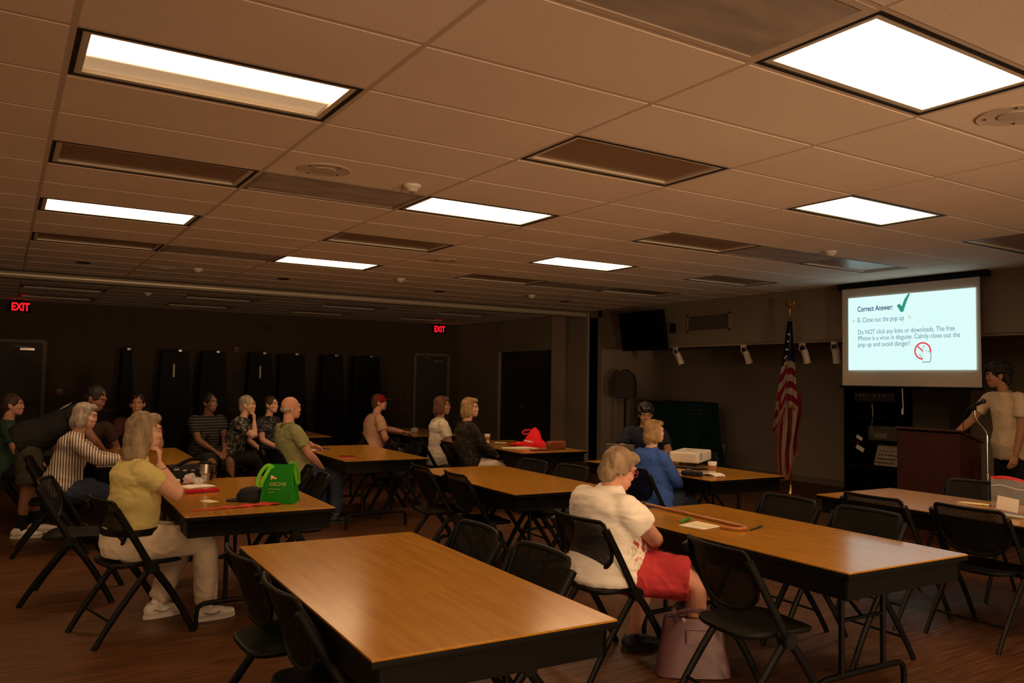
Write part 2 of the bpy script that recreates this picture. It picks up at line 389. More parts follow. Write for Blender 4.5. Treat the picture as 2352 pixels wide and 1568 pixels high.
dark_lab = {(0, 4): 'unlit brown ceiling light between the two lit ones at left', (0, 10): 'unlit ceiling light at far left, next after the lit panel', (2, 1): 'large unlit brown ceiling light right of centre',
 (2, 7): 'unlit ceiling light behind the lit middle panel', (4, 4): 'unlit ceiling light left of the grey vent panel at right', (4, 10): 'narrow unlit ceiling light far back right of centre, leftmost of two',
 (6, 1): 'unlit ceiling light cut by the right edge, tinted teal', (6, 4): 'unlit ceiling light tinted teal above the projection screen', (6, 7): 'unlit ceiling light left of the screen, nearest the right wall',
 (6, 10): 'narrow unlit ceiling light far back above the wall television'}
for k in DARK:
    fitting('d', 'unlit_ceiling_light', *k, dark_lab.get(k, 'unlit ceiling light in the dark ceiling beyond the partition track'), 'unlit ceiling lights')
pan_lab = {(1, 4): 'smooth grey ceiling panel beside the nearest loudspeaker disc', (1, 10): 'long grey ceiling panel at far left beside a small lit light', (5, 4): 'grey ceiling panel between two unlit lights near the screen',
 (5, 10): 'grey ceiling panel far back between two narrow unlit lights', (1, -2): 'large perforated air return grille at top of picture'}
for k in PANELS:
    x, y = cell(*k); t = thing('air_grille', pan_lab[k], 'vent', (x, y, CEIL), 0, 'ceiling air grilles')
    MB().box((0, 0, 0.008), (DX-0.09, DY-0.09, 0.006)).build('face_plate', M_PERF, t, smooth=False)
    ring4(MB(), DX-0.026, DY-0.026, 0.034, 0.0, 0.02).build('frame', M_GRID if k == (1, -2) else M_PERF, t, smooth=False)
def speaker_disc(x, y, label):
    t = thing('ceiling_speaker', label, 'speaker', (x, y, CEIL), 0, 'round ceiling speakers')
    MB().lathe([(0.0, -0.002), (0.155, -0.003), (0.168, -0.007), (0.172, 0.0), (0.0, 0.004)], n=32).build('rim', M_GRID, t)
    MB().lathe([(0.0, -0.010), (0.075, -0.008), (0.08, -0.001), (0.0, 0.0)], n=24).build('cone_cover', mat('speaker_grey', (0.5, 0.43, 0.37), 0.8), t)
    for a in range(4): MB().cyl((0.13*math.cos(a*PI/2+.5), 0.13*math.sin(a*PI/2+.5), -0.008), (0.13*math.cos(a*PI/2+.5), 0.13*math.sin(a*PI/2+.5), -0.003), 0.006, n=8).build('screw', M_GAP, t)
for x, y, l in ((1.73, 5.1, 'round ceiling speaker at left beside the smoke detector'), (4.2, 2.04, 'round ceiling speaker cut by right edge near the brightest light'), (4.21, 8.22, 'round ceiling speaker far back between two small lit lights'), (1.7, 11.16, 'faint round ceiling speaker far back at left')): speaker_disc(x, y, l)
def detector(x, y, label):
    t = thing('smoke_detector', label, 'smoke detector', (x, y, CEIL), 0, 'ceiling detectors')
    MB().lathe([(0, 0), (0.062, 0.0), (0.062, -0.018), (0.045, -0.026), (0.03, -0.045), (0, -0.05)], n=20).build('body', M_WHITEP, t)
    MB().lathe([(0, -0.049), (0.022, -0.049), (0.02, -0.054), (0, -0.055)], n=16).build('sensor_cap', mat('grey_plastic', (0.25, 0.23, 0.2), 0.6), t)
for x, y, l in ((2.38, 5.14, 'white smoke detector nearest, beside a lit middle ceiling light'), (7.03, 5.19, 'white smoke detector above the flag near the teal light'), (4.53, 10.09, 'small white detector far back, middle of ceiling'), (2.06, 10.82, 'small white detector far back left beside a split tile'), (2.01, 14.63, 'white detector in dark ceiling at far left'), (7.06, 10.7, 'white detector far back left of the wall television')): detector(x, y, l)
def can(x, y, label):
    t = thing('recessed_downlight', label, 'ceiling light', (x, y, CEIL), 0, 'dark recessed downlights')
    MB().lathe([(0.0, -0.002), (0.072, -0.002), (0.085, -0.004), (0.088, 0.003), (0.0, 0.003)], n=24).build('trim_ring', M_MATTE, t)
    MB().lathe([(0, -0.004), (0.05, -0.0035), (0.05, -0.001), (0, 0)], n=16).build('lamp', M_GAP, t)
for i, x in enumerate((0.79, 3.25, 5.66, 8.05)):
    can(x, 11.16, ['far left', 'left of centre', 'middle', 'right'][i]+' dark round downlight in front of the ceiling track')
    can(x, 13.16, ['far left', 'left of centre', 'middle', 'right'][i]+' dark round downlight just beyond the ceiling track')
# folding-partition track across the ceiling
tk = thing('partition_track', 'long metal partition track running across the ceiling', 'ceiling track', (0, 12.62, CEIL))
MB().box(((XL+XR)/2, 0, -0.006), (XR-XL, 0.30, 0.012)).build('track_plate', M_WALLSHADE, tk)
MB().cyl((XL, -0.06, -0.056), (XR, -0.06, -0.056), 0.05, n=20).build('rail', mat('track_aluminium', (0.52, 0.45, 0.35), 0.35, 0.3), tk)
MB().box(((XL+XR)/2, 0.06, -0.055), (XR-XL, 0.05, 0.11)).build('lip', M_WALLSHADE, tk)  # made deeper to block light grazing the ceiling beyond the track

# ------------------------------------------------------------------ doors and wall fittings at the back
def door(n, x0, x1, zt, label_dark=True):
    cx = (x0+x1)/2; w_ = x1-x0
    d = struct('door_%d' % n, MB().box((cx, YB-0.03, zt/2), (w_, 0.05, zt), bev=0.004), M_DOOR)
    struct('door_frame', MB().box((x0-0.035, YB-0.04, (zt+.05)/2), (0.07, 0.09, zt+.05)).box((x1+0.035, YB-0.04, (zt+.05)/2), (0.07, 0.09, zt+.05)).box((cx, YB-0.04, zt+0.03), (w_, 0.09, 0.06)), M_FRAME, d)
    struct('door_closer', MB().box((x1-0.25, YB-0.09, zt-0.12), (0.24, 0.06, 0.05), bev=.006).tube([(x1-.14, YB-.09, zt-.09), (x1-.45, YB-.16, zt-.07), (x1-.62, YB-.06, zt-.03)], .008), M_STEEL, d)
    struct('door_handle', MB().cyl((x1-0.08, YB-0.06, 1.0), (x1-0.08, YB-0.12, 1.0), 0.012).box((x1-0.13, YB-0.12, 1.0), (0.13, 0.018, 0.02), bev=.004).box((x1-.08, YB-.058, 1.0), (.05, .012, .18)), mat('dark_bronze', (.05, .04, .03), .5, .8), d)
    return d
door(1, -0.33, 0.64, 2.13); door(2, 8.42, 9.25, 2.13)
d3 = struct('door_3', MB().box((XR+0.10, 14.30, 1.1), (0.05, 1.0, 2.2)), M_DOOR)
struct('door_handle', MB().cyl((XR+0.08, 14.72, 1.0), (XR+0.02, 14.72, 1.0), 0.012).box((XR+0.02, 14.66, 1.0), (0.018, 0.12, 0.02)), M_STEEL, d3)
d4 = struct('door_4', MB().box((XR+0.10, 15.35, 1.1), (0.05, 1.0, 2.2)), M_DOOR)
struct('door_handle', MB().cyl((XR+0.08, 14.93, 1.0), (XR+0.02, 14.93, 1.0), 0.012).box((XR+0.02, 14.99, 1.0), (0.018, 0.12, 0.02)), M_STEEL, d4)
d5 = struct('door_5', MB().box((XR-0.02, 12.80, 1.46), (0.06, 0.62, 2.90), bev=.004), mat('pocket_panel', (0.27, 0.23, 0.18), 0.7))      # pocket door of the folding partition
struct('door_knob', MB().lathe([(0, 0), (.03, 0), (.03, .006), (.012, .012), (.012, .03), (.028, .045), (.022, .06), (0, .063)], (XR-0.05, 13.0, 1.03), 16, Matrix.Rotation(-PI/2, 4, 'Y')), M_CHROME, d5)
def exit_sign(x, y, z, label):
    t = thing('exit_sign', label, 'exit sign', (x, y, z), 0, 'red exit signs')
    MB().box((0, 0, 0), (0.33, 0.05, 0.20), bev=.006).build('case', M_MATTE, t)
    MB().box((0, 0, 0.12), (0.06, 0.05, 0.05)).build('bracket', M_MATTE, t)
    M = Matrix.Translation((0, -0.027, -0.068)) @ Matrix.Rotation(PI/2, 4, 'X') @ Matrix.Diagonal((0.92, 1.3, 1, 1))
    text_obj('exit_lettering', 'EXIT', 0.155, mat('exit_red', (0.5, 0, 0), 0.5, emit=(1.0, 0.008, 0.02), estr=1.1), t, M, 0.002, 0.006, 'CENTER')
exit_sign(0.25, YB-0.16, 2.79, 'red lit EXIT sign above the door at far left'); exit_sign(9.0, YB-0.1, 2.79, 'red lit EXIT sign above the far door right of centre')
def alarm(x, z, label, w_=0.12, h=0.13):
    t = thing('fire_alarm', label, 'fire alarm', (x, YB, z))
    MB().box((0, -0.025, 0), (w_, 0.05, h), bev=.008).build('box', mat('alarm_red', (0.10, 0.012, 0.01), 0.5), t)
    MB().box((0, -0.055, h*.28), (w_*.7, 0.02, h*.3), bev=.004).build('lens', mat('dull_lens', (.12, .10, .08), .4), t)
alarm(4.22, 2.13, 'small dark fire alarm high on back wall between the tall folded tables'); alarm(0.95, 1.21, 'small dark alarm pull box beside the far left door'); alarm(8.2, 1.2, 'small alarm pull box left of the far door')
t = thing('speaker_horn', 'small pale dome fitting high on the dark back wall', 'wall fitting', (4.85, YB, 2.62)); MB().lathe([(0, 0), (.09, 0), (.085, .03), (.05, .07), (0, .08)], M=Matrix.Rotation(PI/2, 4, 'X')).build('dome', M_WALLSHADE, t); MB().box((0, -.01, .0), (.2, .02, .12), bev=.004).build('plate', M_WALLSHADE, t)

# tall folded mobile tables parked along the back wall
def folded_table(x, wt, wb, label, tape, rz=0.0):
    t = thing('folded_mobile_table', label, 'folded table', (x, YB-0.45, 0), rz, 'tall folded mobile tables')
    for sy in (-1, 1):
        pts = [(-wb/2, 0.12), (wb/2, 0.12), (wt/2, 2.05), (-wt/2, 2.05)]
        M = Matrix.Translation((0, sy*0.10, 0)) @ Matrix.Rotation(sy*0.035, 4, 'X') @ Matrix(((1, 0, 0, 0), (0, 0, -1, 0), (0, 1, 0, 0), (0, 0, 0, 1)))
        MB().prism(pts, -0.018, 0.018, M, bev=.006).build('table_leaf', mat('folded_table_black', (0.005, 0.005, 0.005), 0.6, spec=.2), t)
    MB().box((wt*0.18, 0, 2.06), (0.07, 0.10, 0.05), bev=.01).build('hinge', M_STEEL, t)
    fr = MB()
    for s in (-1, 1): fr.tube([(s*wb*.36, -.2, .1), (s*wb*.36, -.02, 1.0), (s*wt*.3, 0, 1.95)], .016)
    fr.tube([(-wb*.4, 0, .35), (wb*.4, 0, .35)], .016).build('frame', M_BLKM, t)
    for sx in (-1, 1):
        for sy in (-1, 1): MB().cyl((sx*wb*.42-.015, sy*.24, .05), (sx*wb*.42+.015, sy*.24, .05), .05, n=14).build('caster', M_BLACK, t)
    for sx in (-1, 1): MB().box((sx*wb*.42, 0, .11), (.03, .52, .03)).build('base_rail', M_BLKM, t)
    if tape: MB().box((-wt*.08, -.145, 1.66), (.035, .006, .26)).build('latch_strip', mat('pale_strip', (0.75, 0.72, 0.45), 0.5), t)
folded_table(2.05, 0.16, 0.3, 'narrow folded black table edge-on, leftmost along back wall', False, 0.1)
for x, wt, wb, l, tp in ((2.93, .50, .66, 'tall folded black table with pale strip, second from left at back wall', 1), (3.67, .46, .62, 'tall folded black table, third from left at back wall', 0), (4.62, .45, .66, 'tall folded black table with pale strip, behind woman resting her chin', 1),
                     (5.30, .52, .70, 'tall folded black table behind the green polo man', 0), (6.20, .44, .66, 'tall folded black table, second from right at back wall', 0), (7.0, .60, .74, 'tall folded black table, rightmost at back wall behind pink polo man', 0)): folded_table(x, wt, wb, l, tp)

# ------------------------------------------------------------------ folding tables
TZ = 0.737
def make_table(label, x, y, rz):
    t = thing('folding_table', label, 'table', (x, y, 0), rz, 'wood-topped folding tables')
    MB().box((0, 0, TZ-0.004), (0.910, 1.826, 0.008), bev=0.002).build('table_top', M_TOP, t)
    MB().box((0, 0, TZ-0.0195), (0.914, 1.830, 0.027), bev=0.006).build('edge_band', M_EDGE, t)
    a = MB(); zc, h = TZ-0.033-0.05, 0.10
    a.box((0.425, 0, zc), (0.016, 1.76, h)).box((-0.425, 0, zc), (0.016, 1.76, h)).box((0, 0.872, zc), (0.866, 0.016, h)).box((0, -0.872, zc), (0.866, 0.016, h))
    for sx in (-1, 1):
        for sy in (-1, 1): a.box((sx*0.41, sy*0.857, zc), (0.045, 0.045, h+.004), bev=.004)
    a.build('apron', M_EDGE, t, smooth=False)
    for sy in (-1, 1):
        y0 = sy*0.645
        for sx in (-1, 1): MB().cyl((sx*0.16, y0, 0.15), (sx*0.16, y0, 0.70), 0.0145, n=12).build('leg', M_BLKM, t)
        MB().tube([(-0.33, y0, 0.0), (-0.33, y0, 0.10), (-0.315, y0, 0.14), (-0.27, y0, 0.155), (0.27, y0, 0.155), (0.315, y0, 0.14), (0.33, y0, 0.10), (0.33, y0, 0.0)], 0.0155, 12, 1).build('foot_bar', M_BLKM, t)
        MB().tube([(0, y0, 0.42), (0, y0-sy*0.06, 0.47), (0, y0-sy*0.30, 0.69)], 0.009, 8).cyl((-0.16, y0, 0.42), (0.16, y0, 0.42), 0.010, n=10).build('brace', M_BLKM, t)
        MB().cyl((-0.3, y0, 0.695), (0.3, y0, 0.695), 0.014, n=10).build('hinge_bar', M_BLKM, t)
    return t
R0 = -0.033
TABLES = [('bare wood-topped folding table, largest and nearest in the foreground', 1.445, 3.178), ('wood-topped table with the cane, its corner shining by the white shirt woman', 3.715, 3.19),
 ('wood-topped table with the green tote bag on it', 1.43, 5.99), ('bare wood-topped table in the middle behind the front one', 3.70, 5.95), ('wood-topped table with phone and pen beside green polo man', 3.43, 8.71),
 ('wood-topped table with the red bag and coffee cup', 5.60, 8.78), ('wood-topped table with clear zip bag at right edge', 5.76, 3.14), ('wood-topped table carrying the white projector', 5.69, 5.94),
 ('wood-topped table at left behind striped blouse woman', 1.24, 9.08), ('far wood-topped table behind the green polo man', 3.56, 12.05), ('far dark table with plate beside the pink polo man', 5.58, 11.7)]
tb0 = None
for lab, x, y in TABLES:
    if tb0 is None: tb0 = make_table(lab, x, y, R0)
    else: dup(tb0, (x, y, 0), R0, lab)

# ------------------------------------------------------------------ folding chairs
def back_pt(a, b, off=0.0):
    """a across -1..1, b 0..1 height on the backrest"""
    x = a*0.222; low = 0.105*abs(a)**3
    h = low + b*(0.305-low)
    bow = -0.042*(1-a*a)
    return V((x, -0.107-0.345*h+bow+off, 0.533+0.95*h))
def make_chair(label, x, y, rz):
    t = thing('folding_chair', label, 'chair', (x, y, 0), rz, 'black folding chairs with mesh backs')
    # seat plate
    s = MB(); N = 36; R = []
    def outline(k, z, dz=0.0):
        ring = []
        for i in range(N):
            a = 2*PI*i/N; c, sn = math.cos(a), math.sin(a); e = 0.42
            px = math.copysign(abs(c)**e, c)*0.212*k; py = 0.015+math.copysign(abs(sn)**e, sn)*0.222*k
            px *= 1.0-0.10*(py+0.2)/0.44
            ring.append(V((px, py, z + 0.012*(px/0.21)**2 - 0.012*max(0, (py-.12)/.1)**2*0.4)))
        return ring
    s.rings([outline(.93, .418), outline(.985, .424), outline(1.0, .434), outline(.985, .443), outline(.94, .447), outline(.6, .442), outline(.15, .439)])
    s.build('seat', M_BLACK, t)
    # backrest
    per = [(a, 1.0) for a in np.linspace(-1, 1, 13)]
    path = [back_pt(a, 1.0) for a in np.linspace(-.9, .9, 11)] + [back_pt(.985, .93), back_pt(1, .8), back_pt(1, .4), back_pt(1, .12)] + [back_pt(a, 0.0) for a in np.linspace(.92, -.92, 13)] + [back_pt(-1, .12), back_pt(-1, .4), back_pt(-1, .8), back_pt(-.985, .93)]
    f = MB(); n = 8; Rg = []
    L = len(path)
    for i, p in enumerate(path):
        tg = (path[(i+1) % L]-path[i-1]).normalized(); nn = V((0, -.94, -.34)); bb = tg.cross(nn).normalized(); nn = bb.cross(tg)
        Rg.append([p + bb*0.012*math.cos(2*PI*k/n) + nn*0.0095*math.sin(2*PI*k/n) for k in range(n)])
    Rg.append(Rg[0]); f.rings(Rg, False, False); bmesh.ops.remove_doubles(f.bm, verts=f.bm.verts, dist=1e-5)
    fo = f.build('backrest_frame', M_BLACK, t)
    MB().sheet(lambda u, v: back_pt(2*u-1, v), 16, 6).build('back_mesh', M_MESH, fo)
    for sx in (-1, 1):
        x0 = sx*0.247
        MB().box((sx*0.234, -0.205, 0.765), (0.03, 0.03, 0.05), Matrix.Rotation(0.34, 4, 'X'), bev=.008).build('bracket', M_BLACK, fo)
        MB().tube([(x0, -0.212, 0.785), (x0, -0.10, 0.60), (x0, -0.004, 0.43)], 0.0205, 12, 1, flat=((1, 0, 0), .58)).build('upright', M_BLKM, t)
        MB().tube([(x0, -0.004, 0.435), (x0, 0.07, 0.345), (x0, 0.165, 0.20), (x0, 0.262, 0.018), (x0, 0.268, 0.0)], [.0215, .0215, .0205, .019, .021], 12, 1, flat=((1, 0, 0), .58)).build('front_leg', M_BLKM, t)
        MB().tube([(x0*.93, -0.004, 0.42), (x0*.93, -0.10, 0.30), (x0*.93, -0.215, 0.14), (x0*.93, -0.292, 0.018), (x0*.93, -0.298, 0.0)], [.0205, .0205, .0195, .018, .020], 12, 1, flat=((1, 0, 0), .58)).build('rear_leg', M_BLKM, t)
        MB().cyl((sx*0.205, -0.002, 0.43), (sx*0.272, -0.002, 0.43), 0.036, n=18, bev=.006).build('pivot_disc', M_BLACK, t)
    MB().cyl((-0.2, 0.06, 0.405), (0.2, 0.06, 0.405), 0.010, n=8).build('seat_bar', M_BLKM, t)
    MB().cyl((-0.23, -0.215, 0.14), (0.23, -0.215, 0.14), 0.008, n=8).build('crossbar', M_BLKM, t)
    return t
E_, W_ = -PI/2, PI/2       # facing +X / facing -X
def toward(dx, dy): return math.atan2(dy, dx)-PI/2
CH = [  # label, x, y, facing
 ('black folding chair with the yellow shirt woman sitting in it', .745, 5.50, toward(.97, .22)),
 ('empty black folding chair at left, behind the yellow shirt woman', .50, 6.55, toward(.97, -.23)),
 ('farther of two black chairs on near table\'s left side', 1.10, 3.54, toward(1, .02)),
 ('nearer of two black chairs on near table\'s left side, close to camera', 1.09, 2.93, toward(1, -.03)),
 ('farther of two mesh-backed chairs on near table\'s right side', 1.87, 3.63, toward(-1, .08)),
 ('nearer of two mesh-backed chairs on near table\'s right side', 1.84, 3.00, toward(-1, .05)),
 ('black folding chair with the white shirt and pink shorts woman sitting in it', 2.95, 3.64, E_),
 ('empty black folding chair in front, beside the pink handbag', 3.07, 2.70, toward(.985, -.17)),
 ('farther of two chair backs on the cane table\'s far side', 4.25, 3.63, toward(-1, .08)),
 ('nearer of two chair backs on the cane table\'s far side', 4.23, 3.03, toward(-1, .05)),
 ('left one of two chairs on zip bag table\'s near side', 5.27, 3.40, toward(1, -.05)),
 ('right one of two chairs on zip bag table\'s near side, by right edge', 5.36, 2.80, toward(1, -.05)),
 ('chair on far side of the zip bag table, before the lectern', 6.42, 3.52, toward(-1, -.1)),
 ('farther of two chairs on left side of bare middle table', 3.30, 6.36, toward(1, -.12)),
 ('nearer of two chairs on left side of bare middle table', 3.31, 5.74, toward(1, -.1)),
 ('farther chair on right side of bare middle table', 4.04, 6.36, toward(-1, .02)),
 ('chair right of bare middle table, beside white shirt woman\'s head', 4.08, 5.80, toward(-1, .02)),
 ('black folding chair with the blue cardigan woman sitting in it', 4.93, 5.53, E_),
 ('farther of two chairs behind the green tote bag', 1.98, 6.66, toward(-1, .2)),
 ('nearer of two chairs behind the green tote bag', 1.90, 6.10, toward(-1, .2)),
 ('black folding chair with the green polo man sitting in it', 2.60, 8.58, toward(1, .2)),
 ('farther of two chairs right of the phone table', 3.97, 9.42, toward(-1, .15)),
 ('nearer of two chairs right of the phone table', 3.93, 8.72, toward(-1, .15)),
 ('black folding chair with the white polo woman sitting in it', 4.72, 9.40, toward(1, -.15)),
 ('black folding chair with the dark lace blouse woman sitting in it', 4.76, 8.64, toward(1, -.15)),
 ('dark chair beyond the white projector', 6.28, 6.42, toward(-1, 0)),
 ('dark chair with the striped blouse woman sitting in it', .45, 8.28, toward(1, -.1)),
 ('dark chair with the man in green at far left sitting in it', .05, 10.05, E_),
 ('dark chair with the short haired person sitting in it, behind far left table', 1.36, 10.45, PI),
 ('dark chair with the curly haired person sitting in it, behind far left table', .80, 10.45, PI),
 ('dark chair with the man in dark striped polo sitting in it', 2.20, 10.87, toward(.3, -1)),
 ('dark chair with the black and white blouse woman sitting in it', 2.50, 10.68, toward(.85, -.5)),
 ('dark chair with the person behind green polo man sitting in it', 3.02, 11.0, toward(.6, -.8)),
 ('dark chair with the pink polo man sitting in it', 4.42, 10.8, toward(1, .05)),
 ('dark chair with the person at the laptop sitting in it', 6.42, 7.28, toward(-.6, -.8))]
ch0 = None
for lab, x, y, rz in CH:
    if ch0 is None: ch0 = make_chair(lab, x, y, rz)
    else: dup(ch0, (x, y, 0), rz, lab)

# ------------------------------------------------------------------ things on the tables
def flat(name, label, cat, pts, m, z=TZ, th=0.0015, rz=0.0, group=None, crumple=0.0):
    cx = sum(p[0] for p in pts)/len(pts); cy = sum(p[1] for p in pts)/len(pts)
    mb = MB().prism([(p[0]-cx, p[1]-cy) for p in pts], 0.0006, th)
    if crumple:
        bmesh.ops.triangulate(mb.bm, faces=mb.bm.faces); bmesh.ops.subdivide_edges(mb.bm, edges=mb.bm.edges[:], cuts=3, use_grid_fill=True)
        for v in mb.bm.verts: v.co.z += abs(noise.noise(v.co*28+V((cx, cy, 0))))*crumple
    return tag(mb.build(name, m, loc=(cx, cy, z)), label, cat, group)
def rect(cx, cy, w_, h, a=0.0):
    c, s = math.cos(a), math.sin(a); return [(cx+x*c-y*s, cy+x*s+y*c) for x, y in ((-w_/2, -h/2), (w_/2, -h/2), (w_/2, h/2), (-w_/2, h/2))]
def pen(label, p, q, m, r=0.005, cap=None, z=TZ, name='pen'):
    p, q = V((*p, 0)), V((*q, 0)); d = (q-p); t = thing(name, label, 'pen', (p.x, p.y, z+r), math.atan2(d.y, d.x)); L = d.length
    MB().cyl((0, 0, 0), (L*.92, 0, 0), r, n=12).cyl((L*.92, 0, 0), (L, 0, 0), r, r*.2, 12).build('barrel', m, t)
    MB().cyl((-.001, 0, 0), (L*.35, 0, 0), r*1.18, n=12).box((L*.17, 0, r*1.15), (L*.3, r*.5, r*.4)).build('cap', cap or m, t)
    return t
def cup(label, x, y, band=None):
    t = thing('paper_cup', label, 'cup', (x, y, TZ), 0, 'paper coffee cups')
    MB().lathe([(0, 0), (.029, 0), (.029, .004), (.041, .108), (.043, .110), (.041, .113), (.0385, .109), (.028, .01), (0, .008)], n=28).build('cup_body', M_PAPER, t)
    MB().lathe([(.0325, .028), (.0338, .028), (.0395, .080), (.038, .080)], n=28).build('sleeve', mat('kraft_sleeve', (0.36, 0.17, 0.055), 0.8), t)
    MB().lathe([(0, .098), (.0385, .098), (.0385, .1), (0, .1)], n=20).build('coffee', mat('coffee', (0.08, 0.03, 0.01), 0.2), t)
cup('paper coffee cup with brown sleeve beside plate on red bag table', 5.526, 9.389); cup('paper coffee cup with brown sleeve beside the projector', 5.604, 5.406)
def plate(label, x, y, group):
    t = thing('paper_plate', label, 'plate', (x, y, TZ), 0, group)
    MB().lathe([(0, .002), (.06, .002), (.085, .013), (.087, .013), (.088, .016), (.084, .016), (.06, .005), (0, .005)], n=32).build('plate_dish', M_PAPER, t)
    MB().ell((.01, .0, .014), (.035, .025, .012)).build('food_scrap', mat('cake', (.5, .3, .12), .8), t)
plate('white paper plate beside coffee cup on red bag table', 5.57, 9.12, 'paper plates'); plate('white paper plate in front of the pink polo man', 5.289, 11.484, 'paper plates')
def crumpled(name, label, cat, x, y, r, m, seed, n=24, sq=0.6):
    mb = MB().ell((0, 0, r*sq), (r, r, r*sq), n=n)
    for v in mb.bm.verts:
        k = noise.noise(v.co*(1.6/r)+V((seed, 0, 0)))*.35 + noise.noise(v.co*(4/r)+V((0, seed, 0)))*.2
        v.co = V((0, 0, r*sq)) + (v.co-V((0, 0, r*sq)))*(1+k); v.co.z = max(v.co.z, 0.001)
    return tag(mb.build(name, m, loc=(x, y, TZ), angle=.4), label, cat)
M_CLEAR = clear_mat('clear_plastic', amount=0.6, rough=0.12)
crumpled('plastic_wrapper', 'crumpled clear plastic wrapper on far table by the pink polo man', 'wrapper', 5.504, 11.60, .06, M_CLEAR, 3)
# green tote bag
def tote():
    t = thing('tote_bag', 'bright green tote bag with lettering standing on table', 'bag', (1.600, 5.42, TZ), -0.62)
    W0, D0, W1, D1, H = .108, .075, .085, .018, .25
    def corner(z): k = (z/H)**1.0; return W0+(W1-W0)*k, D0+(D1-D0)*k
    R = []
    for z in np.linspace(0, H, 9):
        a, b = corner(z); g = 0.018*math.sin(PI*z/H)
        ring = []
        for (sx, sy, ex, ey) in ((-1, -1, 1, -1), (1, -1, 1, 1), (1, 1, -1, 1), (-1, 1, -1, -1)):
            for i in range(6):
                f = i/6; x = sx*a+(ex-sx)*a*f; y = sy*b+(ey-sy)*b*f
                if sx == ex: x -= sx*g*math.sin(PI*f)*1.4
                else: y += sy*.006*math.sin(PI*f)*math.sin(PI*z/H)
                ring.append(V((x, y, z + 0.001)))
        R.append(ring)
    body = MB().rings(R, True, False); bmesh.ops.solidify(body.bm, geom=body.bm.faces[:], thickness=0.002)
    b = body.build('bag_body', M_GREEN, t)
    for sy in (-1, 1):
        for sx in (-1, 1): MB().tube([(sx*(W0+.001), sy*D0, .003), (sx*(W1+.001), sy*D1, H)], .0022, 6).build('piping', M_GREEN, b)
    for sy, pts in ((-1, [(-.055, -.026, .225), (-.06, -.034, .25), (-.09, -.045, .242), (-.130, -.05, .18), (-.138, -.05, .13), (-.12, -.055, .105), (-.10, -.062, .14), (-.075, -.05, .20), (-.05, -.036, .25), (-.045, -.03, .225)]),
                    (1, [(.05, .024, .23), (.055, .026, .255), (.08, .03, .262), (.115, .02, .21), (.128, .0, .14), (.126, -.02, .115), (.118, -.03, .15), (.095, -.02, .23), (.075, .02, .258), (.07, .024, .23)])):
        MB().tube(pts, .0115, 8, 2, flat=((.3, -.8 if sy < 0 else .9, .3), .10)).build('strap', M_LIME, t)
    M = Matrix.Translation((-.052, -.0635, .115)) @ Matrix.Rotation(PI/2-.20, 4, 'X')
    yel = mat('bag_print', (0.36, 0.44, 0.13), 0.7)
    text_obj('lettering', 'GROVE', .034, yel, b, M, .0006, .0004)
    MB().ell((-.035, -.0545, .172), (.016, .002, .009), Matrix.Rotation(.4, 4, 'Y')).ell((-.018, -.053, .163), (.012, .002, .006)).ell((-.042, -.056, .160), (.007, .002, .006)).build('tree_emblem', mat('print_orange', (.75, .5, .2), .7), b)
    for z, w_ in ((.095, .085), (.075, .04)):
        MB().box((-.055+w_/2, -.0725 - (.095-z)*.2, z), (w_, .001, .003)).build('print_line', yel, b)
tote()
# steel travel mug
t = thing('travel_mug', 'stainless steel travel mug with black lid and handle', 'mug', (1.366, 6.62, TZ), -.5)
MB().lathe([(0, 0), (.031, 0), (.033, .004), (.034, .062), (.036, .070), (.043, .078), (.044, .150), (0, .150)], n=32).build('mug_body', M_STEEL, t)
MB().lathe([(0, .15), (.046, .15), (.047, .158), (.044, .166), (.03, .170), (0, .170)], n=32).build('lid', M_BLACK, t)
MB().tube([(.042, 0, .150), (.075, 0, .148), (.082, 0, .135), (.082, 0, .085), (.075, 0, .074), (.042, 0, .082)], .0075, 8, 1).build('handle', M_BLACK, t)
# black shoulder bag
t = thing('shoulder_bag', 'black shoulder bag lying on table behind steel mug', 'bag', (1.30, 6.82, TZ), 0.12)
mb = MB().box((0, 0, .065), (.33, .15, .13), bev=.045, seg=4); bmesh.ops.subdivide_edges(mb.bm, edges=mb.bm.edges[:], cuts=1)
for v in mb.bm.verts: v.co += V((0, 0, .015))*noise.noise(v.co*14)
mb.build('bag_body', cloth('black_canvas', (.016, .016, .018), .7), t)
MB().tube([(-.15, -.03, .10), (-.10, -.05, .14), (-.02, -.04, .175), (.08, -.01, .17), (.15, .02, .12), (.17, .02, .05)], .016, 8, 2, flat=((0, 1, .2), .25)).build('strap', M_BLACK, t)
for x, w_ in ((-.135, .04), (-.07, .03), (-.01, .03), (.03, .02)): MB().box((x, -.078, .095+.01*math.sin(x*40)), (w_, .006, .012), bev=.002).build('buckle', mat('grey_metal', (.35, .33, .3), .4, .8), t)
